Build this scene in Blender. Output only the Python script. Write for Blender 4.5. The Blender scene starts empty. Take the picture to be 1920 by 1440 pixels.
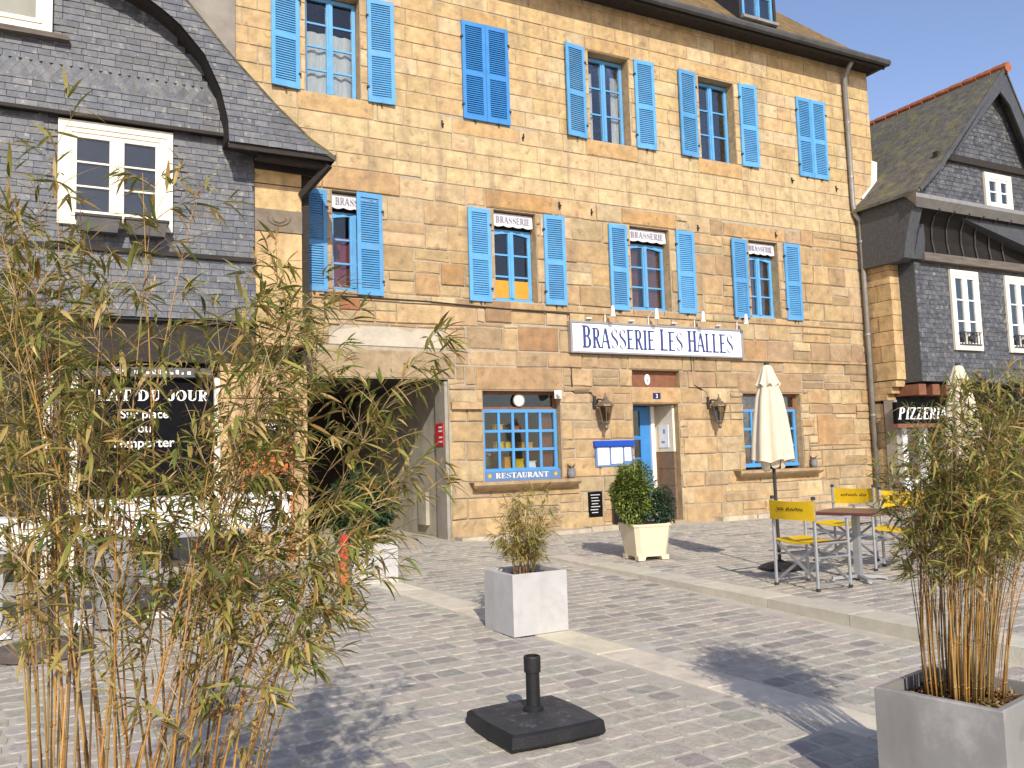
import bpy, math, random
from mathutils import Vector, Matrix, Euler
R = math.radians
rnd = random.Random(7)
sc = bpy.context.scene
COL = sc.collection

# ------------------------------------------------------------------ camera
def cam_basis(yaw, pitch, roll):
    cy, sy, cp, sp = math.cos(yaw), math.sin(yaw), math.cos(pitch), math.sin(pitch)
    f = Vector((sy * cp, cy * cp, sp)); r = Vector((cy, -sy, 0)); u = r.cross(f)
    c, s = math.cos(roll), math.sin(roll)
    return c * r + s * u, -s * r + c * u, f
EYE = Vector((0, -12.5, 1.25))
cr, cu, cf = cam_basis(R(27.5454), R(4.9555), R(-1.7472))
cd = bpy.data.cameras.new('camera'); cam = bpy.data.objects.new('camera', cd); COL.objects.link(cam)
m3 = Matrix((cr, cu, -cf)).transposed()
cam.matrix_world = Matrix.Translation(EYE) @ m3.to_4x4()
cd.sensor_width = 36; cd.lens = 30.0; cd.clip_start = .05; cd.clip_end = 500
sc.camera = cam
def vdepth(p): return (Vector(p) - EYE).dot(cf)
def inview(p, mx=.03):
    q = Vector(p) - EYE; w = q.dot(cf)
    if w < .2: return False
    x = q.dot(cr) / w * 30 / 36; y = q.dot(cu) / w * 30 / 36
    return abs(x) < .5 + mx and abs(y) < .375 + mx

# ------------------------------------------------------------------ sky, sun, exposure
AZ, EL = R(17), R(31)
wd = bpy.data.worlds.new('World'); sc.world = wd; wd.use_nodes = True
nt = wd.node_tree; nt.nodes.clear()
wo = nt.nodes.new('ShaderNodeOutputWorld'); wb = nt.nodes.new('ShaderNodeBackground'); wb.inputs[1].default_value = .135
sky = nt.nodes.new('ShaderNodeTexSky'); sky.sky_type = 'NISHITA'; sky.sun_disc = False
sky.sun_elevation = EL; sky.sun_rotation = R(197); sky.air_density = 1.0; sky.dust_density = .7; sky.ozone_density = 3.0; sky.altitude = 300
hz = nt.nodes.new('ShaderNodeMix'); hz.data_type = 'RGBA'; hz.blend_type = 'MULTIPLY'; hz.inputs[0].default_value = 1; hz.inputs[7].default_value = (1.18, 1.0, 1.0, 1)
nt.links.new(sky.outputs[0], hz.inputs[6]); nt.links.new(hz.outputs[2], wb.inputs[0]); nt.links.new(wb.outputs[0], wo.inputs[0])
sd = bpy.data.lights.new('sun', 'SUN'); sd.energy = 3.5; sd.angle = R(.53); sd.color = (1, .93, .82)
sun = bpy.data.objects.new('sun', sd); COL.objects.link(sun)
sdir = Vector((math.sin(AZ) * math.cos(EL), math.cos(AZ) * math.cos(EL), -math.sin(EL)))
sun.rotation_euler = sdir.to_track_quat('-Z', 'Y').to_euler(); sun.location = (0, -30, 30)
vs = sc.view_settings; vs.view_transform = 'Standard'; vs.look = 'None'; vs.exposure = .55; vs.gamma = 1; vs.use_curve_mapping = False

# ------------------------------------------------------------------ materials
def mat(name, col, rough=.75, var=.18, scale=6, bump=.15, bscale=40, metal=0, tint=False, spec=.3, stain=None, sscale=1.2, sfac=.5, transl=0, speck=None, stretch=None, coat=0, streak=None, orand=0):
    m = bpy.data.materials.new(name); m.use_nodes = True
    t = m.node_tree; N = t.nodes; L = t.links
    b = N['Principled BSDF']; b.inputs['Roughness'].default_value = rough; b.inputs['Metallic'].default_value = metal
    b.inputs['Specular IOR Level'].default_value = spec; b.inputs['Coat Weight'].default_value = coat
    tc = N.new('ShaderNodeTexCoord'); src = tc.outputs['Object']
    if stretch:
        mp = N.new('ShaderNodeMapping'); mp.inputs['Scale'].default_value = stretch; L.new(src, mp.inputs[0]); src = mp.outputs[0]
    def noise(sc_, det=6, ro=.6):
        n = N.new('ShaderNodeTexNoise'); n.inputs['Scale'].default_value = sc_; n.inputs['Detail'].default_value = det; n.inputs['Roughness'].default_value = ro
        L.new(src, n.inputs['Vector']); return n.outputs['Fac']
    def mix(kind, fac, a, c):
        x = N.new('ShaderNodeMix'); x.data_type = 'RGBA'; x.blend_type = kind
        for v, k in ((fac, 0), (a, 6), (c, 7)):
            if isinstance(v, (int, float)): x.inputs[k].default_value = v
            elif isinstance(v, tuple): x.inputs[k].default_value = (*v, 1)
            else: L.new(v, x.inputs[k])
        return x.outputs[2]
    def rng(v, a, b_, c, d):
        r = N.new('ShaderNodeMapRange'); L.new(v, r.inputs[0])
        for k, q in enumerate((a, b_, c, d)): r.inputs[k + 1].default_value = q
        return r.outputs[0]
    if tint:
        at = N.new('ShaderNodeAttribute'); at.attribute_name = 'tint'
        c = mix('MULTIPLY', 1.0, at.outputs['Color'], tuple(col))
    else: c = tuple(col)
    g = rng(noise(scale), .3, .7, 1 - var, 1 + var)
    c = mix('MULTIPLY', 1.0, c, g)
    if stain:
        s = rng(noise(sscale, 8, .65), .5, .68, 0, sfac); c = mix('MIX', s, c, tuple(stain))
    if speck:
        s = rng(noise(speck[1], 3, .5), .62, .68, 0, speck[2]); c = mix('MIX', s, c, tuple(speck[0]))
    if streak:
        mp = N.new('ShaderNodeMapping'); mp.inputs['Scale'].default_value = (3.2, 3.2, .3); L.new(tc.outputs['Object'], mp.inputs[0]); src_, src = src, mp.outputs[0]
        s = rng(noise(1.0, 6, .6), .52, .70, 0, streak[1]); c = mix('MIX', s, c, tuple(streak[0])); src = src_
    if orand:
        oi = N.new('ShaderNodeObjectInfo'); c = mix('MULTIPLY', 1.0, c, rng(oi.outputs['Random'], 0, 1, 1 - orand, 1 + orand))
    L.new(c, b.inputs['Base Color'])
    if bump:
        bp = N.new('ShaderNodeBump'); bp.inputs['Strength'].default_value = bump; bp.inputs['Distance'].default_value = .02
        L.new(noise(bscale, 8, .65), bp.inputs['Height']); L.new(bp.outputs[0], b.inputs['Normal'])
    if transl:
        tr = N.new('ShaderNodeBsdfTranslucent'); L.new(c, tr.inputs[0]); ms = N.new('ShaderNodeMixShader'); ms.inputs[0].default_value = transl
        L.new(b.outputs[0], ms.inputs[1]); L.new(tr.outputs[0], ms.inputs[2]); L.new(ms.outputs[0], N['Material Output'].inputs[0])
    return m
def glassmat(name, tintc=(.75, .8, .82), refl=1.0):
    m = bpy.data.materials.new(name); m.use_nodes = True; t = m.node_tree; N = t.nodes; L = t.links; N.clear()
    o = N.new('ShaderNodeOutputMaterial'); g = N.new('ShaderNodeBsdfGlossy'); g.inputs['Roughness'].default_value = .03
    tr = N.new('ShaderNodeBsdfTransparent'); tr.inputs[0].default_value = (*tintc, 1)
    fr = N.new('ShaderNodeFresnel'); fr.inputs[0].default_value = 1.5
    ml = N.new('ShaderNodeMath'); ml.operation = 'MULTIPLY_ADD'; ml.inputs[1].default_value = refl; ml.inputs[2].default_value = .02; L.new(fr.outputs[0], ml.inputs[0])
    tc = N.new('ShaderNodeTexCoord'); no = N.new('ShaderNodeTexNoise'); no.inputs['Scale'].default_value = 2.5; L.new(tc.outputs['Object'], no.inputs[0])
    bp = N.new('ShaderNodeBump'); bp.inputs['Strength'].default_value = .06; bp.inputs['Distance'].default_value = .05; L.new(no.outputs[0], bp.inputs['Height']); L.new(bp.outputs[0], g.inputs['Normal'])
    mx = N.new('ShaderNodeMixShader'); L.new(ml.outputs[0], mx.inputs[0]); L.new(tr.outputs[0], mx.inputs[1]); L.new(g.outputs[0], mx.inputs[2]); L.new(mx.outputs[0], o.inputs[0])
    return m
M = {}
M['stone'] = mat('stone', (.95, .925, .895), .85, .24, 6, .7, 22, tint=True, stain=(.26, .175, .095), sscale=1.7, sfac=.5, speck=((.17, .11, .065), 7, .4), streak=((.20, .15, .095), .5))
M['mortar'] = mat('mortar', (.36, .31, .23), .9, .2, 8, .4, 60)
M['passage'] = mat('passage_plaster', (.40, .365, .29), .85, .15, 3, .3, 35, stain=(.24, .215, .17), sscale=1.8, sfac=.7, streak=((.2, .18, .15), .4))
M['plaster'] = mat('plaster', (.46, .41, .32), .9, .12, 5, .3, 30, stain=(.34, .30, .25), sscale=2.2, sfac=.7)
M['render'] = mat('render', (.26, .235, .20), .9, .2, 2.5, .3, 40, stain=(.15, .135, .115), sscale=1.5, sfac=.6)
M['concrete'] = mat('concrete', (.30, .275, .225), .85, .15, 3, .3, 35, stain=(.19, .175, .145), sscale=1.8, sfac=.7)
M['blue'] = mat('blue_paint', (.095, .31, .57), .5, .12, 4, .1, 30, spec=.35, stain=(.17, .36, .55), sscale=5, sfac=.5, orand=.14, streak=((.14, .33, .53), .5))
M['blue3'] = mat('blue_muntin_paint', (.075, .265, .52), .45, .1, 4, .08, 30, spec=.4)
M['blue2'] = mat('blue_paint_deep', (.042, .205, .49), .45, .12, 4, .08, 30, spec=.4)
M['bluesign'] = mat('blue_board', (.10, .19, .36), .5, .1, 5, .05, 30)
M['navy'] = mat('navy_paint', (.012, .02, .10), .4, .1, 5, 0)
M['royal'] = mat('royal_blue', (.012, .06, .36), .35, .1, 5, 0)
M['iron'] = mat('iron', (.035, .032, .03), .6, .3, 20, .2, 60)
M['bronze'] = mat('bronze_paint', (.17, .13, .085), .5, .3, 20, .1, 60, metal=.3)
M['zinc'] = mat('zinc', (.30, .29, .27), .5, .2, 6, .08, 40, metal=.35, stain=(.19, .18, .17), sscale=3)
M['darkzinc'] = mat('dark_zinc', (.085, .083, .08), .5, .25, 5, .1, 40, metal=.2)
M['wood'] = mat('dark_wood', (.032, .026, .022), .8, .35, 9, .3, 50, stretch=(1, 1, 6))
M['beam'] = mat('weathered_beam', (.13, .11, .09), .85, .35, 9, .5, 40, stretch=(.3, 3, 3))
M['brown'] = mat('brown_frame', (.20, .085, .045), .6, .2, 9, .1, 40)
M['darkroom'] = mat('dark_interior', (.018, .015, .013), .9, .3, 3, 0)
M['white'] = mat('white_paint', (.78, .77, .73), .5, .06, 5, .05, 40)
M['cream'] = mat('cream_paint', (.72, .66, .53), .55, .08, 5, .08, 40)
M['signwhite'] = mat('sign_white', (.86, .86, .87), .35, .02, 2, 0)
M['signframe'] = mat('sign_frame', (.36, .35, .34), .4, .1, 5, 0, metal=.5)
M['slate'] = mat('slate', (1, 1, 1), .5, .22, 14, .3, 50, tint=True, spec=.45, stain=(.26, .26, .26), sscale=9, sfac=.3, speck=((.36, .35, .29), 12, .4))
M['slateback'] = mat('slate_backing', (.03, .031, .034), .8, .2, 6, .1)
M['roof'] = mat('mossy_roof', (.105, .098, .08), .85, .4, 7, .8, 22, stain=(.20, .175, .055), sscale=3.0, sfac=.75, speck=((.27, .26, .21), 16, .4))
M['roof2'] = mat('lichen_roof', (.15, .105, .05), .85, .35, 7, .8, 22, stain=(.30, .17, .04), sscale=4.0, sfac=.8)
M['smooth_slate'] = mat('fine_slate', (.060, .0635, .069), .5, .3, 26, .5, 34, spec=.45, stain=(.10, .105, .11), sscale=12, sfac=.5)
M['terracotta'] = mat('terracotta', (.33, .11, .05), .8, .3, 8, .3, 40)
M['lane'] = mat('sandy_joints', (.46, .42, .345), .95, .14, 7, .4, 70, stain=(.33, .30, .26), sscale=1.3, sfac=.5)
M['cobble'] = mat('granite_cobble', (1, 1, 1), .8, .2, 14, .45, 45, tint=True, stain=(.38, .35, .30), sscale=4, sfac=.45, speck=((.16, .155, .155), 60, .22))
M['kerb'] = mat('kerb_granite', (.48, .44, .36), .8, .1, 8, .25, 60, tint=True, stain=(.33, .30, .26), sscale=3, sfac=.5)
M['planter'] = mat('white_fibre_planter', (.44, .432, .415), .55, .10, 3.5, .12, 14, stain=(.36, .35, .32), sscale=4, sfac=.8, streak=((.30, .285, .25), .45))
M['greyplanter'] = mat('grey_fibre_planter', (.25, .242, .228), .38, .14, 3, .1, 10, stain=(.42, .41, .395), sscale=3.0, sfac=.75, streak=((.16, .15, .135), .5), speck=((.12, .115, .105), 5, .35))  # paler patches put reflections into the colour; the dark streaks are grime
M['creampot'] = mat('cream_planter', (.69, .59, .405), .6, .06, 4, .05, 30, stain=(.58, .49, .33), sscale=5, sfac=.4)
M['soil'] = mat('soil', (.035, .025, .018), .95, .4, 20, .8, 30)
M['black'] = mat('black_plastic', (.010, .010, .011), .55, .25, 14, .25, 90, spec=.4, stain=(.03, .028, .026), sscale=6, sfac=.5)
M['blacktop'] = mat('black_plastic_top', (.040, .040, .042), .65, .3, 10, .25, 90, spec=.35, stain=(.085, .08, .075), sscale=6, sfac=.5, speck=((.2, .195, .19), 26, .4))  # greyer, speckled black for the upper faces of the parasol foot
M['alu'] = mat('aluminium', (.36, .37, .38), .42, .1, 10, .04, 40, metal=.55)
M['yellow'] = mat('yellow_canvas', (.72, .47, .012), .75, .1, 6, .25, 120, transl=.12)
M['ink'] = mat('black_print', (.05, .035, .01), .8, .1, 6, 0)
M['tabletop'] = mat('oxblood_laminate', (.115, .04, .04), .3, .12, 6, .02, 40, spec=.5)
M['canvas'] = mat('cream_canvas', (.76, .67, .50), .8, .06, 5, .25, 60, transl=.2, stain=(.66, .55, .40), sscale=3, sfac=.35)
M['red'] = mat('red_enamel', (.52, .03, .03), .4, .1, 5, 0)
M['orange'] = mat('orange_board', (.50, .13, .035), .6, .3, 6, .1)
M['redcurtain'] = mat('red_curtain', (.22, .03, .03), .8, .3, 6, .2, 20, stretch=(8, 1, 1))
M['browncurtain'] = mat('rust_curtain', (.16, .05, .03), .8, .3, 6, .2, 20, stretch=(8, 1, 1))
M['lace'] = mat('white_curtain', (.62, .60, .57), .8, .15, 6, .2, 20, stretch=(6, 1, 1))
M['ochre'] = mat('ochre_panel', (.55, .27, .03), .6, .1, 6, .1)
M['valance'] = mat('white_valance', (.60, .60, .60), .8, .08, 10, .15, 40)
M['valprint'] = mat('grey_print', (.24, .23, .30), .8, .1, 6, 0)
M['paper'] = mat('paper', (.78, .78, .80), .6, .08, 20, 0)
M['chalk'] = mat('chalkboard', (.008, .008, .009), .9, .3, 10, .05, spec=.04)
M['chalkline'] = mat('chalk_marks', (.6, .6, .58), .9, .3, 30, 0)
M['tile'] = mat('brown_tile', (.20, .125, .075), .6, .15, 6, .1, 40)
M['leaf'] = mat('bamboo_leaf', (1.16, 1.10, 1.12), .55, .3, 9, 0, tint=True, spec=.35, transl=.32)
M['cane'] = mat('bamboo_cane', (1, 1, 1), .45, .22, 12, .1, 60, tint=True, spec=.35)
M['shrubleaf'] = mat('shrub_leaf', (1, 1, 1), .5, .2, 9, 0, tint=True, spec=.35, transl=.15)
M['greyseat'] = mat('grey_plastic', (.20, .20, .20), .5, .12, 4, .05, 40)
M['brownseat'] = mat('brown_wicker', (.075, .058, .048), .7, .25, 20, .3, 60)
M['basebrown'] = mat('brown_concrete', (.105, .085, .072), .75, .2, 8, .2, 50)
M['glass'] = glassmat('window_glass', (.84, .87, .88), .8)
M['lampglass'] = glassmat('lamp_glass', (.55, .52, .46), 1.2)

# ------------------------------------------------------------------ mesh helper
class MB:
    def __init__(s): s.v = []; s.f = []; s.t = []; s.mi = []; s.tint = (1, 1, 1); s.m = 0
    def add(s, vs_, fs):
        o = len(s.v); s.v += [tuple(q) for q in vs_]; s.t += [s.tint] * len(vs_)
        s.f += [tuple(o + i for i in f) for f in fs]; s.mi += [s.m] * len(fs); return s
    def box(s, x0, x1, y0, y1, z0, z1):
        return s.add([(x0, y0, z0), (x1, y0, z0), (x1, y1, z0), (x0, y1, z0), (x0, y0, z1), (x1, y0, z1), (x1, y1, z1), (x0, y1, z1)],
                     [(0, 3, 2, 1), (4, 5, 6, 7), (0, 1, 5, 4), (1, 2, 6, 5), (2, 3, 7, 6), (3, 0, 4, 7)])
    def hexa(s, lo, hi):            # two quads of four corners each
        return s.add(list(lo) + list(hi), [(0, 3, 2, 1), (4, 5, 6, 7), (0, 1, 5, 4), (1, 2, 6, 5), (2, 3, 7, 6), (3, 0, 4, 7)])
    def stone(s, x0, x1, z0, z1, y=-.012, yb=.01, c=.008, j=0.0):   # chamfered block facing -Y
        g = lambda: rnd.uniform(-j, j)
        fr = [(x0 + c + g(), y + g() * .3, z0 + c + g()), (x1 - c + g(), y + g() * .3, z0 + c + g()), (x1 - c + g(), y + g() * .3, z1 - c + g()), (x0 + c + g(), y + g() * .3, z1 - c + g())]
        mid = [(x0, y + c, z0), (x1, y + c, z0), (x1, y + c, z1), (x0, y + c, z1)]
        bk = [(x0, yb, z0), (x1, yb, z0), (x1, yb, z1), (x0, yb, z1)]
        fs = [(0, 1, 2, 3)]
        for k in range(4):
            a, b = k, (k + 1) % 4
            fs += [(a, 4 + a, 4 + b, b), (4 + a, 8 + a, 8 + b, 4 + b)]
        return s.add(fr + mid + bk, fs)
    def bar(s, p, q, w, h=None, up=(0, 0, 1)):
        p, q = Vector(p), Vector(q); h = h or w; d = (q - p).normalized(); u = Vector(up)
        if abs(d.dot(u)) > .98: u = Vector((1, 0, 0))
        a = d.cross(u).normalized() * w / 2; b = a.cross(d).normalized() * h / 2
        return s.hexa([p - a - b, p + a - b, p + a + b, p - a + b], [q - a - b, q + a - b, q + a + b, q - a + b])
    def tube(s, pts, rad, n=6, cap=True):
        pts = [Vector(p) for p in pts]; k = len(pts); rad = rad if isinstance(rad, (list, tuple)) else [rad] * k
        vs_ = []; a = None
        for i, p in enumerate(pts):
            d = (pts[min(i + 1, k - 1)] - pts[max(i - 1, 0)]).normalized()
            if a is None:
                a = d.cross(Vector((0, 0, 1)) if abs(d.z) < .9 else Vector((1, 0, 0))).normalized()
            a = (a - d * a.dot(d)).normalized(); b = d.cross(a)
            for j in range(n):
                t = 2 * math.pi * j / n; vs_.append(p + (a * math.cos(t) + b * math.sin(t)) * rad[i])
        fs = [(i * n + j, i * n + (j + 1) % n, (i + 1) * n + (j + 1) % n, (i + 1) * n + j) for i in range(k - 1) for j in range(n)]
        if cap: fs += [tuple(range(n - 1, -1, -1)), tuple((k - 1) * n + j for j in range(n))]
        return s.add(vs_, fs)
    def lathe(s, prof, c=(0, 0, 0), n=16, cap=True):
        vs_ = [(c[0] + r * math.cos(2 * math.pi * j / n), c[1] + r * math.sin(2 * math.pi * j / n), c[2] + z) for r, z in prof for j in range(n)]
        fs = [(i * n + j, i * n + (j + 1) % n, (i + 1) * n + (j + 1) % n, (i + 1) * n + j) for i in range(len(prof) - 1) for j in range(n)]
        if cap: fs += [tuple(range(n - 1, -1, -1)), tuple((len(prof) - 1) * n + j for j in range(n))]
        return s.add(vs_, fs)
    def prism(s, poly, d):          # 3-D polygon pushed along d
        n = len(poly); d = Vector(d); P = [Vector(p) for p in poly]
        return s.add(P + [p + d for p in P], [tuple(range(n)), tuple(range(2 * n - 1, n - 1, -1))] + [(i, n + i, n + (i + 1) % n, (i + 1) % n) for i in range(n)])
    def quad(s, *p): return s.add(p, [tuple(range(len(p)))])
    def disc(s, c, r, axis='y', n=20, th=.01):
        P = []
        for j in range(n):
            a, b = r * math.cos(2 * math.pi * j / n), r * math.sin(2 * math.pi * j / n)
            P.append((c[0] + a, c[1], c[2] + b) if axis == 'y' else (c[0] + a, c[1] + b, c[2]))
        return s.prism(P, (0, th, 0) if axis == 'y' else (0, 0, th))
    def mesh(s, name, mats, smooth=False, off=None):
        me = bpy.data.meshes.new(name)
        o = off or (0, 0, 0)
        me.from_pydata([(x - o[0], y - o[1], z - o[2]) for x, y, z in s.v], [], s.f)
        at = me.attributes.new('tint', 'FLOAT_COLOR', 'POINT')
        at.data.foreach_set('color', [c for t in s.t for c in (t[0], t[1], t[2], 1)])
        for m in (mats if isinstance(mats, (list, tuple)) else [mats]): me.materials.append(M[m] if isinstance(m, str) else m)
        if any(s.mi): me.polygons.foreach_set('material_index', s.mi)
        if smooth: me.polygons.foreach_set('use_smooth', [True] * len(me.polygons))
        me.update(); return me
    def build(s, name, mats, parent=None, smooth=False, kind=None, label=None, local=False):
        off = None
        if parent and not local:
            r = parent
            while r.parent: r = r.parent
            off = r.location
        ob = bpy.data.objects.new(name, s.mesh(name, mats, smooth, off)); COL.objects.link(ob)
        if parent: ob.parent = parent
        if kind: ob['kind'] = kind
        if label: ob['label'] = label
        return ob
def thing(name, label, cat, loc=(0, 0, 0), group=None, rz=0):
    o = bpy.data.objects.new(name, None); COL.objects.link(o); o.location = loc; o.rotation_euler = (0, 0, rz); o.empty_display_size = .2
    return tag(o, label, cat, group)
def tag(o, label, cat, group=None):
    o['label'] = label; o['category'] = cat
    if group: o['group'] = group
    return o
def copy_tree(o, parent=None):
    c = o.copy(); COL.objects.link(c)
    if parent: c.parent = parent
    for ch in list(o.children): copy_tree(ch, c)
    return c
def vary(c, v=.1, h=.03):
    k = 1 + rnd.uniform(-v, v)
    return tuple(max(0, x * k * (1 + rnd.uniform(-h, h))) for x in c)
laneZ = lambda y: .025 * min(y, 0)
terZ = lambda y: -.02 + .0105 * min(y, 0)

# ------------------------------------------------------------------ didone capitals (flat print)
def glyph(ch, st=.195, th=.075):
    P = []                          # list of polygons in a unit-high cell
    def r(x0, y0, x1, y1): P.append([(x0, y0), (x1, y0), (x1, y1), (x0, y1)])
    def ring(cx, cy, rx, ry, a0, a1, sw=st, n=10):
        for i in range(n):
            t0, t1 = R(a0 + (a1 - a0) * i / n), R(a0 + (a1 - a0) * (i + 1) / n)
            o = [(cx + rx * math.cos(t), cy + ry * math.sin(t)) for t in (t0, t1)]; q = [(cx + (rx - sw) * math.cos(t), cy + (ry - th) * math.sin(t)) for t in (t1, t0)]
            P.append(o + q)
    def stem(x, y0=0, y1=1, foot=True, head=True, w=st):
        r(x, y0, x + w, y1)
        if foot: r(x - .06, y0, x + w + .06, y0 + th)
        if head: r(x - .06, y1 - th, x + w + .06, y1)
    def line(a, b, w): P.append([(a[0] - w / 2, a[1]), (a[0] + w / 2, a[1]), (b[0] + w / 2, b[1]), (b[0] - w / 2, b[1])])
    w = .66
    if ch == 'I': stem(.08); w = .38
    elif ch in 'BRP':
        stem(.08); r(.08 + st, 1 - th, .36, 1); ring(.36, .745, .26, .255, -90, 90); r(.08 + st, .49, .36, .49 + th)
        if ch == 'B': r(.08 + st, 0, .38, th); ring(.38, .265, .29, .265, -90, 90)
        if ch == 'R': line((.36, .5), (.6, .0), st); r(.5, 0, .74, th)
        w = .74
    elif ch == 'A': line((.05, 0), (.34, 1), th * 1.3); line((.64, 0), (.36, 1), st); r(.16, .3, .56, .3 + th); r(-.04, 0, .16, th); r(.5, 0, .76, th); w = .76
    elif ch in 'EFL':
        stem(.08)
        if ch != 'L': r(.08, 1 - th, .6, 1); r(.56, .72, .6, 1); r(.2, .48, .48, .48 + th); r(.44, .36, .48, .64)
        if ch != 'F': r(.08, 0, .62, th); r(.58, 0, .62, .3)
        w = .68
    elif ch == 'S':
        pts = [(.56, .76), (.5, .9), (.36, .98), (.2, .92), (.13, .76), (.2, .62), (.36, .51), (.53, .38), (.58, .22), (.5, .08), (.34, .02), (.18, .08), (.1, .24)]
        ws = [.03, .05, .06, .1, .14, .17, .19, .18, .14, .1, .06, .05, .03]
        for (a, b, wa, wb) in zip(pts, pts[1:], ws, ws[1:]):
            P.append([(a[0] - wa / 2, a[1] - .02), (a[0] + wa / 2, a[1] + .02), (b[0] + wb / 2, b[1] + .02), (b[0] - wb / 2, b[1] - .02)])
        r(.08, 0, .12, .3); r(.54, .7, .58, 1); w = .68
    elif ch == 'H': stem(.08); stem(.52); r(.2, .48, .56, .48 + th); w = .8
    elif ch == 'T': stem(.27, head=False); r(.02, 1 - th, .7, 1); r(.02, .72, .06, 1); r(.66, .72, .7, 1); w = .74
    elif ch == 'U': stem(.08, .25, 1, foot=False); r(.55, .25, .6, 1); r(.48, 1 - th, .68, 1); ring(.34, .26, .26, .26, 180, 360, st * .8); w = .74
    elif ch == 'N': r(.1, 0, .15, 1); r(.6, 0, .65, 1); line((.6, 0), (.14, 1), st); r(.02, 0, .23, th); r(.52, 1 - th, .73, 1); w = .78
    elif ch in 'DO':
        if ch == 'D': stem(.08); r(.2, 0, .34, th); r(.2, 1 - th, .34, 1); ring(.34, .5, .38, .5, -90, 90); w = .8
        else: ring(.4, .5, .36, .5, 0, 360, n=20); w = .82
    elif ch == 'J': stem(.3, .2, 1, foot=False); ring(.24, .22, .23, .22, 180, 360, st * .9); w = .56
    elif ch == 'Z': r(.04, 1 - th, .6, 1); r(.04, 0, .62, th); line((.14, .03), (.52, .97), st); r(.04, .75, .08, 1); r(.58, 0, .62, .25); w = .7
    elif ch == ' ': w = .4
    return P, w
def print_text(mb, txt, x0, z0, y, h, width=None, slant=0, big=(), bigk=1.0):
    tot = sum(glyph(c)[1] * (bigk if i in big else 1) for i, c in enumerate(txt)); k = (width / tot) if width else h
    x = x0; lay = 0
    for i, c in enumerate(txt):
        P, w = glyph(c); s = bigk if i in big else 1
        for poly in P:
            lay = (lay + 1) % 7; yy = y - lay * .00025
            mb.quad(*[(x + (px + slant * py) * k * s, yy, z0 + py * h * s) for px, py in poly])
        x += w * k * s
    return x
def font_mesh(txt, size, name, material, parent, loc, align='CENTER', off=None):
    cu_ = bpy.data.curves.new(name, 'FONT'); cu_.body = txt; cu_.size = size; cu_.align_x = align; cu_.extrude = .001; cu_.offset = size * .014
    o = bpy.data.objects.new(name, cu_); COL.objects.link(o)
    dg = bpy.context.evaluated_depsgraph_get(); me = bpy.data.meshes.new_from_object(o.evaluated_get(dg))
    bpy.data.objects.remove(o); bpy.data.curves.remove(cu_)
    me.materials.clear(); me.materials.append(M[material])
    ob = bpy.data.objects.new(name, me); COL.objects.link(ob); ob.parent = parent; ob.rotation_euler = (R(90), 0, 0)
    ob.location = Vector(loc) - (off or Vector((0, 0, 0))); return ob
# ================================================================== ground
g = MB()
g.quad((-60, -70, laneZ(-70)), (6.5, -70, laneZ(-70)), (5.65, 0, 0), (-60, 0, 0)); g.quad((-60, 0, 0), (60, 0, 0), (60, 60, 0), (-60, 60, 0))
square = g.build('square', 'lane'); square['kind'] = 'structure'
KX = lambda y: 5.56 - .012 * (y + 3)             # kerb front edge
SX = lambda y: 3.11 + .117 * (-3.4 - y)          # centre of the pale stone band
g = MB(); y0, y1 = -70, 0
g.quad((KX(y0) + .15, y0, terZ(y0)), (60, y0, terZ(y0)), (60, y1, terZ(y1)), (KX(y1) + .15, y1, terZ(y1)))
terrace = g.build('terrace', 'lane'); terrace['kind'] = 'structure'

CORN = [(1, .70), (.80, 1), (-.80, 1), (-1, .70), (-1, -.70), (-.80, -1), (.80, -1), (1, -.70)]
def cobble_mb(mb, cx, cy, w, d, z, rot, hgt=.014):
    n = 8; ca, sa = math.cos(rot), math.sin(rot); V = []
    for (sc_, zz) in ((1.0, -.02), (1.0, hgt * .3), (.955, hgt * .8), (.86, hgt)):
        for k in range(n):
            ux, uy = CORN[k]; x, y = ux * w / 2 * JIT[k] * sc_, uy * d / 2 * JIT[(k + 3) % 8] * sc_
            X = cx + x * ca - y * sa; Y = cy + x * sa + y * ca
            V.append((X, Y, z(Y) + zz))
    F = [(i * n + k, i * n + (k + 1) % n, (i + 1) * n + (k + 1) % n, (i + 1) * n + k) for i in range(3) for k in range(n)] + [tuple(3 * n + k for k in range(n))]
    mb.add(V, F)
def cobble_tint():
    u = rnd.random()
    if u < .60: c = (.41, .37, .30)
    elif u < .78: c = (.355, .325, .272)
    elif u < .88: c = (.29, .27, .235)
    elif u < .95: c = (.275, .245, .22)
    else: c = (.38, .34, .295)
    return vary(c, .1, .03)
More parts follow.
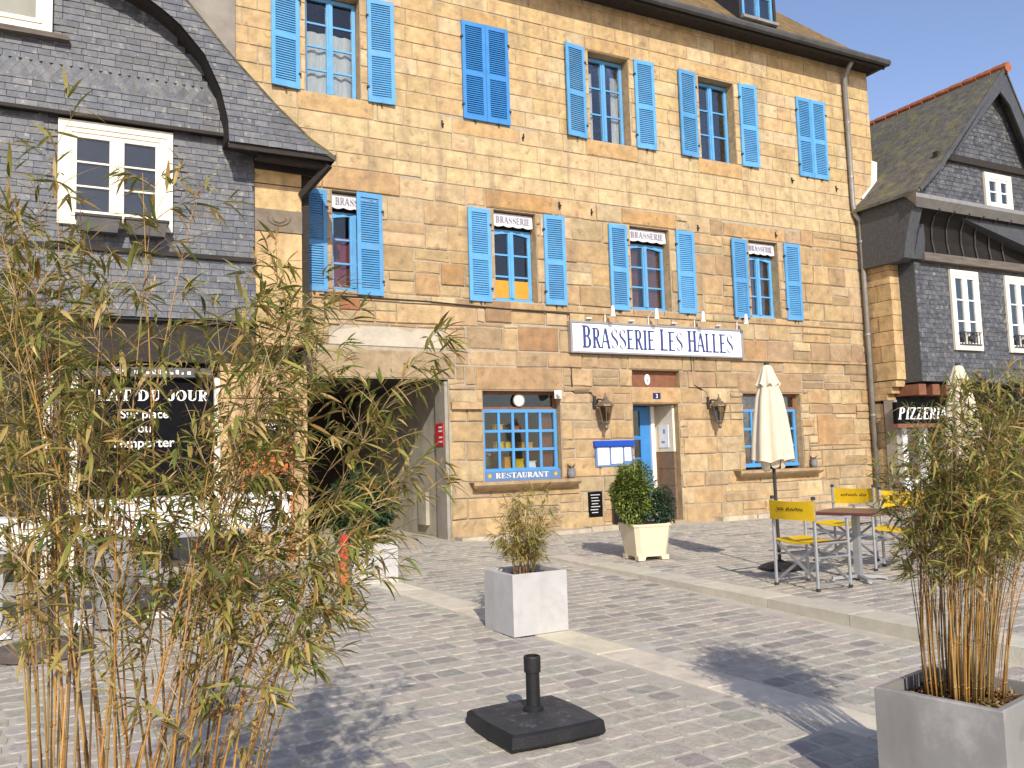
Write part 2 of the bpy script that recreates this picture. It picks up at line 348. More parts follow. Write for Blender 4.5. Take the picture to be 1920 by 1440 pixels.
def lay(name, parent, x0, x1, y0, y1, rot, ok, z, rowd, wlo, whi, hgt, maxn=300):
    items = []; ca, sa = math.cos(rot), math.sin(rot)
    v = -18.0
    while v < 6:
        rd = rowd * rnd.uniform(.92, 1.08); u = -14 + rnd.random() * .2
        while u < 22:
            w = rnd.uniform(wlo, whi); cx, cy = u + w / 2, v + rd / 2
            X, Y = cx * ca - cy * sa, cx * sa + cy * ca
            if x0 < X < x1 and y0 < Y < y1 and ok(X, Y, w / 2):
                items.append((X, Y, w - rnd.uniform(.014, .028), rd - rnd.uniform(.014, .028), rot + rnd.uniform(-.05, .05)))
            u += w
        v += rd
    key = lambda q: (not inview((q[0], q[1], z(q[1]))), (q[0] - EYE.x) ** 2 + (q[1] - EYE.y) ** 2)
    items.sort(key=key); rest = MB()
    for i, (X, Y, w, d, r) in enumerate(items):
        global JIT
        JIT = [rnd.uniform(.90, 1.02) for _ in range(8)]
        if i < maxn:
            b = MB(); b.tint = cobble_tint(); cobble_mb(b, X, Y, w, d, z, r, hgt); b.build(name, 'cobble', parent)
        else:
            rest.tint = cobble_tint(); cobble_mb(rest, X, Y, w, d, z, r, hgt)
    rest.build(name, 'cobble', parent, kind='stuff')
lay('cobblestone', square, -4, 6.2, -12.2, -.05, R(3),
    lambda X, Y, h: X + h < KX(Y) - .01 and (abs(X - SX(Y)) > h + .17 or Y > -3.0), laneZ, .168, .14, .25, .0055)
lay('paving_stone', terrace, 5.6, 17, -11, -.45, R(2), lambda X, Y, h: X - h > KX(Y) + .33, lambda y: terZ(y) + .001, .15, .15, .26, .005)
# kerb stones and band slabs
def slabs(name, parent, fx, w, ya, yb, ln, z0, z1, base, lbl=None):
    y = ya
    while y > yb:
        l = ln * rnd.uniform(.9, 1.1); e = y - l + .008; b = MB(); b.tint = vary(base, .07)
        c = .004
        lo = [(fx(y), y, z0(y)), (fx(y) + w, y, z0(y)), (fx(e) + w, e, z0(e)), (fx(e), e, z0(e))]
        hi = [(fx(y), y, z1(y) - c), (fx(y) + w, y, z1(y) - c), (fx(e) + w, e, z1(e) - c), (fx(e), e, z1(e) - c)]
        tp = [(fx(y) + c, y - c, z1(y)), (fx(y) + w - c, y - c, z1(y)), (fx(e) + w - c, e + c, z1(e)), (fx(e) + c, e + c, z1(e))]
        b.add(lo + hi + tp, [(0, 3, 2, 1), (8, 9, 10, 11)] + [q for k in range(4) for q in ((k, (k + 1) % 4, 4 + (k + 1) % 4, 4 + k), (4 + k, 4 + (k + 1) % 4, 8 + (k + 1) % 4, 8 + k))])
        b.build(name, 'kerb', parent); y -= l
slabs('kerbstone', terrace, KX, .31, -2.7, -13.5, 1.0, lambda y: laneZ(y) - .1, lambda y: terZ(y) + .012, (1.12, 1.1, 1.08))
slabs('band_slab', square, lambda y: SX(y) - .16, .32, -2.9, -12.5, 1.1, lambda y: laneZ(y) - .05, lambda y: laneZ(y) + .012, (1.3, 1.25, 1.16))

# ================================================================== the brasserie
bld = thing('brasserie_building', 'golden stone building with bright blue shutters and the brasserie on its ground floor', 'building', (8, 0, 0))
XL, XR, ZT = 1.0, 15.62, 9.72
U = (6.91, 8.57); Lw = (3.86, 5.41)
up_w = [(3.14, 4.0), (5.76, 6.61), (8.27, 9.15), (10.81, 11.70), (13.38, 14.2)]
lo_w = [(3.52, 4.28), (6.27, 7.07), (9.03, 9.92), (11.88, 12.65)]
OPEN = [(a, b, *U) for a, b in up_w] + [(a, b, *Lw) for a, b in lo_w] + [(5.97, 7.43, .88, 2.36), (11.5, 13.03, .88, 2.36), (8.93, 9.95, -.1, 2.15), (8.94, 10.02, 2.45, 2.76), (2.97, 5.37, -.1, 2.53)]
# wall core: front sheet pierced by the openings, with reveals
xs = sorted({XL, XR, *[o[0] for o in OPEN], *[o[1] for o in OPEN]}); zs = sorted({-.1, ZT, *[o[2] for o in OPEN], *[o[3] for o in OPEN]})
w = MB()
for a, b in zip(xs, xs[1:]):
    for c, d in zip(zs, zs[1:]):
        mx, mz = (a + b) / 2, (c + d) / 2
        if not any(o[0] < mx < o[1] and o[2] < mz < o[3] for o in OPEN): w.quad((a, 0, c), (b, 0, c), (b, 0, d), (a, 0, d))
w.quad((XR, 0, -.1), (XR, 9.5, -.1), (XR, 9.5, ZT), (XR, 0, ZT)); w.quad((XL, 0, -.1), (XL, 0, ZT), (XL, 9.5, ZT), (XL, 9.5, -.1)); w.quad((XL, 9.5, -.1), (XL, 9.5, ZT), (XR, 9.5, ZT), (XR, 9.5, -.1))
w.build('wall', 'mortar', bld)
for (a, b, c, d) in OPEN[:-1]:
    dp = .3 if d - c < 1.9 else .9
    if c < 0: dp = .75
    rv = MB(); rv.tint = vary((.42, .30, .165), .1)
    rv.quad((a, 0, c), (a, 0, d), (a, dp, d), (a, dp, c)); rv.quad((b, 0, c), (b, dp, c), (b, dp, d), (b, 0, d))
    rv.quad((a, 0, d), (b, 0, d), (b, dp, d), (a, dp, d)); rv.quad((a, 0, c), (a, dp, c), (b, dp, c), (b, 0, c)); rv.build('reveal', 'stone', bld)
# stones
def subtract(rs, h):
    out = []
    for (a, b, c, d) in rs:
        e, f, g_, k = h
        if e >= b or f <= a or g_ >= d or k <= c: out.append((a, b, c, d)); continue
        if c < g_: out.append((a, b, c, g_))
        if d > k: out.append((a, b, k, d))
        c2, d2 = max(c, g_), min(d, k)
        if a < e: out.append((a, e, c2, d2))
        if b > f: out.append((f, b, c2, d2))
    return out
SPECIAL = [  # lintels, sills and odd blocks: x0, x1, z0, z1, tint
    (3.36, 4.62, 5.42, 5.78, (.45, .30, .155)), (6.12, 7.42, 5.42, 5.74, (.44, .27, .115)), (8.86, 10.1, 5.42, 5.72, (.45, .285, .125)), (11.75, 12.85, 5.42, 5.7, (.47, .31, .145)),
    (8.9, 10.02, 2.15, 2.45, (.47, .315, .155)), (8.86, 10.08, 2.76, 3.02, (.40, .29, .165)), (5.85, 7.5, 2.36, 2.76, (.375, .25, .135)), (11.4, 13.1, 2.36, 2.76, (.36, .245, .14)),
    (2.3, 5.5, 2.53, 2.98, (.36, .28, .175)), (5.76, 6.61, 8.57, 8.83, (.50, .335, .15)), (8.2, 9.2, 8.57, 8.84, (.5, .34, .16)), (10.75, 11.8, 8.57, 8.84, (.5, .34, .16)),
    (3.0, 4.2, 6.6, 6.91, (.48, .335, .165)), (5.55, 6.8, 6.6, 6.87, (.48, .33, .16)), (8.15, 9.3, 6.6, 6.91, (.48, .32, .15)), (10.7, 11.8, 6.6, 6.91, (.48, .32, .15)),
    (6.05, 6.55, 3.48, 3.86, (.30, .19, .105)), (6.55, 7.2, 3.48, 3.86, (.43, .30, .155)), (6.65, 7.45, 3.02, 3.46, (.32, .195, .10)), (13.45, 13.98, 1.3, 1.95, (.42, .26, .125)),
    (5.28, 5.7, 4.05, 4.42, (.36, .22, .10)), (3.6, 3.95, 3.56, 3.8, (.33, .13, .06)), (11.55, 12.2, 2.98, 3.4, (.38, .24, .12))]
WHITE = (3.45, 5.34, 3.02, 3.33)                 # patch of pale plaster over the carriage entrance
RENDER = (XL, 2.1, 5.0, ZT)                      # grey render at the left end
holes = OPEN + [(s[0], s[1], s[2], s[3]) for s in SPECIAL] + [WHITE, RENDER]
rows_u = [5.74, 6.02, 6.31, 6.60, 6.91] + [6.91 + i * (1.66 / 6) for i in range(1, 7)] + [8.57 + .27 * i for i in range(1, 5)] + [ZT]
rows_l = [-.08, .3, .62, .88, 1.22, 1.52, 1.85, 2.15, 2.45, 2.76, 3.02, 3.40, 3.72, 3.86, 4.22, 4.62, 5.02, 5.41, 5.74]
stones = []
def tint_u(x, z):
    c = (.50, .368, .19) if rnd.random() < .7 else (.53, .415, .25)
    if z < 6.7: c = (.52, .40, .225)
    return vary(c, .07, .025)
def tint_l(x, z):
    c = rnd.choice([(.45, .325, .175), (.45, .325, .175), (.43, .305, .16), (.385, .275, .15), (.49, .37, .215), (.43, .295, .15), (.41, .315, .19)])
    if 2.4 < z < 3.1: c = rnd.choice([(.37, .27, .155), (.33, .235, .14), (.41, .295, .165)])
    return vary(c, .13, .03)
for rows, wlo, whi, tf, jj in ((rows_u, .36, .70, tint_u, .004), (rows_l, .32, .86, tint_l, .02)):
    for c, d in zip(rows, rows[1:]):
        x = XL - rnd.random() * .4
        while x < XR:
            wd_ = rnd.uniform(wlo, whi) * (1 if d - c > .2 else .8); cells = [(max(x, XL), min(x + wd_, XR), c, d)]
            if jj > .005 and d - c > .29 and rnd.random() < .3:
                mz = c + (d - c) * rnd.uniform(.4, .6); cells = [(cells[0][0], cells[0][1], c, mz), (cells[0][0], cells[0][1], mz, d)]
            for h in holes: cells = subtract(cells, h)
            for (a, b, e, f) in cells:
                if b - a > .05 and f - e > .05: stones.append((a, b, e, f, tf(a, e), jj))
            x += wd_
stones += [(a, b, c, d, t, .008) for a, b, c, d, t in SPECIAL]
def stone_key(s):
    p = ((s[0] + s[1]) / 2, 0, (s[2] + s[3]) / 2)
    return -(s[1] - s[0]) * (s[3] - s[2]) / vdepth(p) ** 2 if inview(p) else 1
stones.sort(key=stone_key); rest = MB()
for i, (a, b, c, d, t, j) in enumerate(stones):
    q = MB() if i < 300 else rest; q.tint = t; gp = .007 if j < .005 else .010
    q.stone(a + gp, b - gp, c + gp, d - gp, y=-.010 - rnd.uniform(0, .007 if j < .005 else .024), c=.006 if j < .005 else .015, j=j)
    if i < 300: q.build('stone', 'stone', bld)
rest.build('stone', 'stone', bld, kind='stuff')
p = MB()
poly = [(3.45, 3.04), (5.28, 3.02), (5.34, 3.1), (5.30, 3.31), (4.9, 3.33), (4.75, 3.26), (4.5, 3.33), (3.95, 3.32), (3.6, 3.26), (3.45, 3.18)]
p.prism([(x, -.016, z) for x, z in poly], (0, .03, 0)).build('plaster_patch', 'plaster', bld)
MB().box(RENDER[0], RENDER[1], -.03, .01, RENDER[2], RENDER[3]).build('render_panel', 'render', bld)
# dark rooms behind the windows, carriage passage
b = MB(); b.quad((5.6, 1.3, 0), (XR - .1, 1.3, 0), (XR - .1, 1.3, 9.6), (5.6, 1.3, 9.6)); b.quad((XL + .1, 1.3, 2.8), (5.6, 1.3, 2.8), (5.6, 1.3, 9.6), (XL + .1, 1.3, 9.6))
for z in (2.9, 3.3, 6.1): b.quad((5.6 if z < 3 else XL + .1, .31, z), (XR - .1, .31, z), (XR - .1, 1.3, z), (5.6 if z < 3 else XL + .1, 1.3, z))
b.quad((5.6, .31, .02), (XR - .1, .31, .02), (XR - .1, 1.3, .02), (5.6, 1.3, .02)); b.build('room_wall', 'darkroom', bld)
b = MB(); b.quad((5.37, 0, -.1), (5.37, 5, -.1), (5.37, 5, 2.53), (5.37, 0, 2.53)); b.quad((2.97, 0, -.1), (2.97, 0, 2.53), (2.97, 5, 2.53), (2.97, 5, -.1)); b.build('passage_wall', 'passage', bld)
b = MB(); b.quad((2.97, 0, 2.53), (5.37, 0, 2.53), (5.37, 5, 2.53), (2.97, 5, 2.53)); b.quad((2.97, 5, -.1), (2.97, 5, 2.53), (5.37, 5, 2.53), (5.37, 5, -.1)); b.build('passage_ceiling', 'wood', bld)
MB().box(5.31, 5.365, .02, .42, -.05, 2.5).build('pilaster', 'concrete', bld)
MB().box(5.30, 5.365, .9, 1.25, .18, .72).build('meter_cover', 'passage', bld)
st = MB(); st.tint = vary((.42, .30, .17)); st.box(5.39, 5.92, -.10, .01, 2.05, 2.16); st.build('string_course', 'stone', bld)
# string course over the ground floor and plinth
q = MB(); q.tint = (.40, .285, .15); q.box(10.6, XR + .03, -.055, .01, 2.985, 3.03); q.box(2.9, 15.6, -.03, .01, 3.735, 3.765); q.build('string_course', 'stone', bld)
x = 5.4
while x < 15.5:
    l = rnd.uniform(.7, 1.3); e = min(x + l, 15.55)
    if not (8.8 < x < 10 or 8.8 < e < 10) : q = MB(); q.tint = vary((.50, .44, .33), .08); q.box(x + .006, e - .006, -rnd.uniform(.26, .34), 0, -.06, rnd.uniform(.035, .06)); q.build('plinth_stone', 'stone', bld)
    x = e + .01
q = MB(); q.tint = (.36, .29, .2); q.box(8.95, 9.93, -.1, .75, -.06, .045); q.build('doorstep', 'stone', bld)

# ---- windows
def casement(x0, x1, z0, z1, y, cols=2, rows=3, mt='blue', fr=.06, mid=.10, gb=.028, arch=0, skip=None, name='window', pm='glass', parent=bld):
    f = MB(); d = .05
    f.box(x0, x0 + fr, y, y + d, z0, z1); f.box(x1 - fr, x1, y, y + d, z0, z1); f.box(x0 + fr, x1 - fr, y, y + d, z0, z0 + fr * 1.15); f.box(x0 + fr, x1 - fr, y, y + d, z1 - fr, z1)
    f.box(x0 - .015, x1 + .015, y - .03, y, z0 - .01, z0 + .035)
    ax0, ax1, az0, az1 = x0 + fr, x1 - fr, z0 + fr * 1.15, z1 - fr; cuts = []
    if cols == 2:
        cx = (x0 + x1) / 2; f.box(cx - mid / 2, cx + mid / 2, y - .012, y + d - .005, az0, az1); f.box(cx - .018, cx + .018, y - .026, y - .013, az0, az1)
        cuts = [(ax0, cx - mid / 2), (cx + mid / 2, ax1)]
    else:
        cw = (ax1 - ax0) / cols; cuts = [(ax0 + i * cw + (gb / 2 if i else 0), ax0 + (i + 1) * cw - (gb / 2 if i < cols - 1 else 0)) for i in range(cols)]
        for i in range(1, cols): f.box(ax0 + i * cw - gb / 2, ax0 + i * cw + gb / 2, y + .004, y + d - .008, az0, az1)
    rh = (az1 - az0) / rows
    for i in range(1, rows):
        for (a, b) in cuts: f.box(a, b, y + .008, y + d - .012, az0 + i * rh - gb / 2, az0 + i * rh + gb / 2)
    if arch:
        n = 8; cx = (x0 + x1) / 2
        P = [(x0 + fr * .5 + (x1 - x0 - fr) * k / n, y - .008, z1 - fr - arch * (1 - math.sin(math.pi * k / n)) ) for k in range(n + 1)]
        f.prism([(x0 + fr * .5, y - .008, z1 - .004), (x1 - fr * .5, y - .008, z1 - .004)] + P[::-1], (0, .03, 0))
    w_ = f.build(name, mt, parent)
    for (a, b) in cuts:
        for i in range(rows):
            lo, hi = az0 + i * rh + (gb / 2 if i else 0), az0 + (i + 1) * rh - (gb / 2 if i < rows - 1 else 0)
            MB().box(a - .004, b + .004, y + .024, y + .029, lo - .004, hi + .004).build('pane', pm, w_)
    return w_
def curtain(w_, x0, x1, z0, z1, y, mt):
    c = MB(); n = 14; top = []; bot = []
    for k in range(n + 1):
        x = x0 + (x1 - x0) * k / n; yy = y + .018 * math.sin(k * 1.9) + rnd.uniform(-.006, .006); top.append((x, yy, z1)); bot.append((x, yy + .01, z0))
    o = top + bot; c.add(o, [(k, k + 1, n + 2 + k, n + 1 + k) for k in range(n)]); c.build('curtain', mt, w_, smooth=True)
for i, (a, b) in enumerate(up_w):
    if i in (1, 4): continue
    w_ = casement(a + .01, b - .01, U[0] + .02, U[1] - .02, .2, rows=4 if i == 0 else 3)
    if i == 0: curtain(w_, a + .05, b - .05, 6.95, 8.02, .30, 'lace')
    if i == 2: curtain(w_, a + .04, a + .26, 6.95, 8.3, .29, 'lace'); curtain(w_, b - .22, b - .05, 6.95, 8.3, .29, 'lace')
for i, (a, b) in enumerate(lo_w):
    w_ = casement(a + .01, b - .01, Lw[0] + .02, Lw[1] - .28, .19, rows=3, arch=.05)
    MB().box(a + .01, b - .01, .2, .25, Lw[1] - .28, Lw[1]).build('transom_board', 'darkroom', bld)
    if i == 0: curtain(w_, a + .06, b - .06, 3.9, 4.75, .28, 'redcurtain')
    elif i == 1: MB().box(a + .065, b - .065, .2, .21, 3.955, 4.255).build('lower_panel', 'ochre', w_)
    else: curtain(w_, a + .05, a + .36, 3.9, 5.05, .28, 'browncurtain'); curtain(w_, b - .36, b - .05, 3.9, 5.05, .28, 'browncurtain')
# valances
def valance(a, b, lbl):
    v = MB(); n = 16; z1, z0 = Lw[1] - .03, Lw[1] - .25; T = []; B = []
    for k in range(n + 1):
        x = a + .02 + (b - a - .04) * k / n; T.append((x, .09, z1)); B.append((x, .075 + .006 * math.sin(k), z0 - .022 * abs(math.sin(math.pi * k / 4)) + .01))
    v.add(T + B + [(x, y + .008, z) for x, y, z in T + B], [q for k in range(n) for q in ((k, n + 1 + k, n + 2 + k, k + 1), (2 * n + 2 + k, 2 * n + 3 + k, 3 * n + 4 + k, 3 * n + 3 + k))])
    r = thing('valance', lbl, 'window blind', ((a + b) / 2, .09, z1), 'BRASSERIE valances in the first floor windows'); v.build('cloth', 'valance', r)
    t = MB(); print_text(t, 'BRASSERIE', a + .07, z1 - .165, .068, .115, b - a - .14); t.build('lettering', 'valprint', r)
for (a, b), l in zip(lo_w, ('white BRASSERIE valance half hidden by the closed right shutter', 'white BRASSERIE valance over the window with ochre lower panes', 'white BRASSERIE valance in the window straight above the sign board', 'white BRASSERIE valance in the first floor window nearest the downpipe')): valance(a, b, l)
# shutters
def shutter(x0, x1, z0, z1, y=-.055, ang=0, hinge='l', mt='blue', split=.47):
    s = MB(); wd_ = x1 - x0; h = z1 - z0; st_ = .062; th = .035; zm = h * split
    def tr(x, yy, z):                # local x from hinge side
        X = x if hinge == 'l' else wd_ - x
        lx = X * math.cos(ang); ly = -X * math.sin(ang)
        return ((x0 + lx) if hinge == 'l' else (x1 - lx), y + ly + yy, z0 + z)
    def bx(m_, a, b, c, d, e, f): m_.hexa([tr(a, c, e), tr(b, c, e), tr(b, d, e), tr(a, d, e)], [tr(a, c, f), tr(b, c, f), tr(b, d, f), tr(a, d, f)])
    bx(s, 0, st_, 0, th, 0, h); bx(s, wd_ - st_, wd_, 0, th, 0, h)
    for a, b in ((0, .085), (zm - .045, zm + .045), (h - .075, h)): bx(s, st_, wd_ - st_, .001, th - .001, a, b)
    o = s.build('shutter', mt, bld)
    l = MB(); pz = .036
    for a, b in ((.085, zm - .045), (zm + .045, h - .075)):
        n = int((b - a) / pz)
        for k in range(n):
            z = a + (b - a) * (k + .5) / n
            P = lambda yy, dz, x: tr(x, yy, z + dz)
            xa, xb = st_ - .004, wd_ - st_ + .004
            l.hexa([P(.006, -.014, xa), P(.006, -.014, xb), P(.012, -.019, xb), P(.012, -.019, xa)], [P(.026, .014, xa), P(.026, .014, xb), P(.032, .009, xb), P(.032, .009, xa)])
    l.build('louvre', mt, o, kind='stuff')
    hx = -.02 if hinge == 'l' else wd_ + .02
    for z in (h * .13, h * .82): ir = MB(); bx(ir, *(sorted((hx, .02 if hinge == 'l' else wd_ - .02))), -.012, .02, z, z + .035); ir.build('hinge', 'iron', o)
    ir = MB(); bx(ir, wd_ / 2 - .012, wd_ / 2 + .012, -.015, .03, -.035, -.001); ir.build('catch', 'iron', o)
sw = .435
for i, (a, b) in enumerate(up_w):
    if i in (1, 4):
        c = (a + b) / 2; shutter(a - .01, c - .003, 6.89, 8.585, y=-.05, mt='blue2' if i == 1 else 'blue'); shutter(c + .003, b + .01, 6.89, 8.585, y=-.05, hinge='r', mt='blue2' if i == 1 else 'blue')
    else: shutter(a - .10 - sw, a - .10, 6.89, 8.585, ang=R(rnd.uniform(1, 8)), hinge='r'); shutter(b + .11, b + .11 + sw, 6.89, 8.585, ang=R(rnd.uniform(1, 8)))
for i, (a, b) in enumerate(lo_w):
    shutter(a - .09 - (sw - .02), a - .09, 3.82, 5.38, ang=R(2 + i), hinge='r')
    if i == 0: shutter(b - .40, b + .02, 3.80, 5.40, y=-.07, ang=R(4), hinge='r', mt='blue')
    else: shutter(b + .13, b + .13 + .41, 3.84, 5.41, ang=R(3))
# ground floor windows
w_ = casement(6.0, 7.42, 1.02, 2.06, .12, cols=5, rows=3, fr=.055, gb=.045, mt='blue3'); q = MB(); q.box(5.98, 7.43, .06, .12, .875, 1.035); q.build('lettered_board', 'bluesign', bld)
t = MB(); print_text(t, 'RESTAURANT', 6.2, .925, .0585, .085, 1.0)
t.build('lettering', 'cream', bld)
t = MB()
for cx in (6.09, 7.33):
    t.prism([(cx + (.045 if k % 2 == 0 else .02) * math.cos(k * math.pi / 6), .052, .965 + (.045 if k % 2 == 0 else .02) * math.sin(k * math.pi / 6)) for k in range(12)], (0, .007, 0))
t.build('painted_star', 'yellow', bld)
def transom(a, b):
    f = MB(); f.box(a, b, .14, .2, 2.06, 2.10); f.box(a, b, .14, .2, 2.31, 2.36); f.box(a, a + .05, .14, .2, 2.10, 2.31); f.box(b - .05, b, .14, .2, 2.10, 2.31)
    o = f.build('transom_window', 'brown', bld); MB().box(a + .05, b - .05, .165, .17, 2.10, 2.31).build('pane', 'glass', o)
transom(5.98, 7.42); transom(11.51, 13.02)
casement(11.52, 13.01, .94, 2.06, .14, cols=5, rows=3, fr=.055, gb=.045, mt='blue3')
for a, b, l in ((5.68, 7.67, 0), (11.18, 13.34, 1)):
    s = MB(); s.tint = (.37, .265, .15); n = 1
    prof = [(.02, .88), (-.22, .88), (-.23, .83), (-.20, .80), (-.16, .77), (-.10, .73), (.02, .72)]
    for k in range(len(prof) - 1):
        (ya, za), (yb, zb) = prof[k], prof[k + 1]; ia, ib = max(0, -.23 - ya) + (.12 if za < .75 else (.06 if za < .79 else 0)), (.12 if zb < .75 else (.06 if zb < .79 else 0))
        s.quad((a + ia, ya, za), (a + ib, yb, zb), (b - ib, yb, zb), (b - ia, ya, za))
    s.add([(a + (.12 if z < .75 else (.06 if z < .79 else 0)), y, z) for y, z in prof], [tuple(range(len(prof)))]); s.add([(b - (.12 if z < .75 else (.06 if z < .79 else 0)), y, z) for y, z in prof], [tuple(range(len(prof)))])
    s.build('window_sill', 'stone', bld)
# door: inner leaf, lobby panels
d_ = MB(); d_.box(8.95, 9.06, .58, .63, .03, 2.13); d_.box(9.06, 9.50, .58, .63, .03, .75); d_.box(9.50, 9.72, .58, .63, .03, 2.13)
for z in (.75, 1.12, 1.52, 2.06): d_.box(9.06, 9.50, .58, .63, z, z + .07)
door = d_.build('door', 'blue2', bld)
for z0, z1 in ((.82, 1.12), (1.19, 1.52), (1.59, 2.06)): MB().box(9.06, 9.50, .60, .61, z0, z1).build('pane', 'glass', door)
MB().box(9.725, 9.80, .54, .66, .03, 2.14).build('door_post', 'white', bld)
MB().box(9.90, 9.945, .12, .74, 1.28, 2.14).build('lobby_panel', 'cream', bld)
k = 0
for r_ in range(4):
    for c_ in range(2):
        q = MB(); q.tint = (1, 1, 1); q.box(9.90, 9.945, .12 + c_ * .31, .12 + c_ * .31 + .304, .05 + r_ * .306, .05 + r_ * .306 + .30); q.build('tile', 'tile', bld)
MB().box(9.80, 9.90, .66, .70, .03, 2.14).build('lobby_back', 'cream', bld)
b = MB(); b.box(8.95, 10.01, .12, .15, 2.455, 2.755); b.build('door_fanlight', 'brown', bld)
# roof
A = (XL - .2, -.47, 9.60); HX = 15.67
rf = MB(); e = .97; n = 5
prof = [(0, 9.58), (.35, 9.86), (1.0, 10.56), (2.5, 12.2), (5.0, 14.9)]
for (t0, z0), (t1, z1) in zip(prof, prof[1:]):
    rf.quad((A[0], -.47 + t0, z0), (HX - t0, -.47 + t0, z0), (HX - t1, -.47 + t1, z1), (A[0], -.47 + t1, z1))
    rf.quad((HX - t0, -.47 + t0, z0), (HX - t0, 9.9 - t0, z0), (HX - t1, 9.9 - t1, z1), (HX - t1, -.47 + t1, z1))
    rf.quad((HX - t0, 9.9 - t0, z0), (A[0], 9.9 - t0, z0), (A[0], 9.9 - t1, z1), (HX - t1, 9.9 - t1, z1))
rf.quad(*[(A[0], -.47 + t, z) for t, z in prof] + [(A[0], 9.9 - t, z) for t, z in prof[::-1]])
rf.build('roof', 'roof2', bld)
q = MB(); q.box(A[0], HX - .02, -.45, -.005, 9.50, 9.56); q.box(A[0], HX - .02, -.46, -.42, 9.42, 9.565); q.box(15.63, HX - .01, 0, 9.7, 9.5, 9.56); q.build('soffit', 'wood', bld)
gt = MB(); gt.tube([(A[0], -.53, 9.53), (HX + .02, -.53, 9.53)], .075, 8); gt.tube([(HX + .02, -.53, 9.53), (HX + .02, 9, 9.53)], .06, 8); gt.build('gutter', 'darkzinc', bld)
dm = MB(); dm.box(11.93, 12.0, -.06, 1.6, 9.95, 11.6); dm.box(12.86, 12.93, -.06, 1.6, 9.95, 11.6); dm.box(12.0, 12.86, .3, 1.6, 9.95, 11.6); dm.box(11.9, 12.96, -.08, 1.7, 11.6, 11.66)
dr = dm.build('dormer', 'slateback', bld); casement(12.02, 12.84, 10.02, 11.5, -.05, mt='blue', parent=dr) if False else casement(12.02, 12.84, 10.02, 11.5, -.05)
MB().box(11.95, 12.9, -.16, -.08, 9.96, 10.02).build('dormer_sill', 'zinc', bld)
ch = MB(); ch.tint = (.46, .33, .17); ch.box(13.05, 13.55, .9, 1.6, 10.3, 12.5); ch.build('chimney', 'stone', bld)
# downpipe
dp = MB(); dp.tube([(14.72, -.42, 9.50), (14.76, -.25, 9.36), (14.80, -.10, 9.2), (14.82, -.09, 6.42), (14.86, -.10, 6.2), (14.97, -.12, 6.06), (14.97, -.12, .16)], .05, 10)
pipe = dp.build('downpipe', 'zinc', bld, smooth=True)
c = MB()
for z in (8.2, 7.0): c.lathe([(.062, 0), (.062, .04)], (14.82, -.09, z), 10)
for z in (5.6, 3.6, 1.9): c.lathe([(.062, 0), (.062, .04)], (14.97, -.12, z), 10)
c.build('pipe_bracket', 'zinc', pipe)
# iron wall anchors
for x, z in ((5.37, 6.72), (6.86, 6.72), (13.15, 6.75), (14.42, 6.73), (8.2, 5.55), (7.55, 5.6), (10.6, 5.5), (12.6, 5.55)):
    a = MB(); a.bar((x, -.03, z - .05), (x + rnd.uniform(-.02, .02), -.03, z + .07), .02); a.bar((x, 0, z), (x, -.07, z), .025); a.build('wall_anchor', 'iron', bld)
# ================================================================== slate house on the left
sh = thing('slate_house', 'old house hung with grey slates under a flared arched gable roof', 'house', (0, -.5, 0))
SY, GY = -.80, -.92
def in_arch(x, z):                               # under the arched gable
    P = [(-3.4, 7.1), (-1.2, 7.62), (-.2, 7.52), (.4, 7.36), (.9, 7.14), (1.2, 6.92), (1.5, 6.58), (1.7, 6.15), (1.82, 5.7)]
    for (a, b), (c, d) in zip(P, P[1:]):
        if a <= x <= c: return z < b + (d - b) * (x - a) / (c - a)
    return x < -3.4 and z < 7.1
b = MB(); b.box(-4.2, 2.22, SY, 0, 3.15, 5.72); b.build('wall', 'slateback', sh)
b = MB(); b.prism([(-4.2, GY + .02, 5.68), (1.82, GY + .02, 5.68), (1.72, GY + .02, 6.15), (1.5, GY + .02, 6.6), (1.2, GY + .02, 6.93), (.9, GY + .02, 7.15), (.4, GY + .02, 7.37), (-.2, GY + .02, 7.53), (-1.2, GY + .02, 7.62), (-4.2, GY + .02, 6.8)], (0, .5, 0)); b.build('gable_wall', 'slateback', sh)
b = MB(); b.box(-4.2, 1.80, GY - .02, GY + .02, 5.655, 5.70); b.build('drip_board', 'wood', sh)
b = MB(); b.box(-4.2, 2.23, SY - .075, SY, 3.985, 4.045); b.build('drip_board', 'wood', sh)
SW = [(-.16, 1.17, 4.30, 5.63), (-1.6, -.24, 6.64, 7.6)]   # windows
slates = []
def slate_field(x0, x1, z0, z1, y, h, wlo, whi, ok, y_at=None):
    z = z0; r_ = 0
    while z < z1:
        x = x0 - rnd.random() * .2
        while x < x1:
            w_ = rnd.uniform(wlo, whi); a, b = max(x, x0), min(x + w_, x1)
            cx, cz = (a + b) / 2, z + h / 2
            if b - a > .03 and ok(a, b, z, z + h): slates.append((a, b, z, z + h, y))
            x += w_
        z += h; r_ += 1
def hit(a, b, c, d):
    for e, f, g_, k in SW:
        if a < f - .01 and b > e + .01 and c < k - .01 and d > g_ + .01: return True
    return False
def split_ok(y):
    def ok(a, b, c, d): return not hit(a, b, c, d)
    return ok
slate_field(-4.19, 2.215, 4.05, 5.655, SY, .085, .15, .22, split_ok(SY))
slate_field(-4.19, 2.225, 3.19, 3.98, SY - .015, .085, .15, .22, lambda a, b, c, d: True)
def gable_ok(a, b, c, d): return in_arch((a + b) / 2, c) and not hit(a, b, c, d) and not (6.06 <= c < 6.29)
slate_field(-4.19, 1.84, 5.70, 6.06, GY, .085, .16, .26, gable_ok)
slate_field(-4.19, 1.84, 6.29, 7.7, GY, .085, .14, .21, gable_ok)
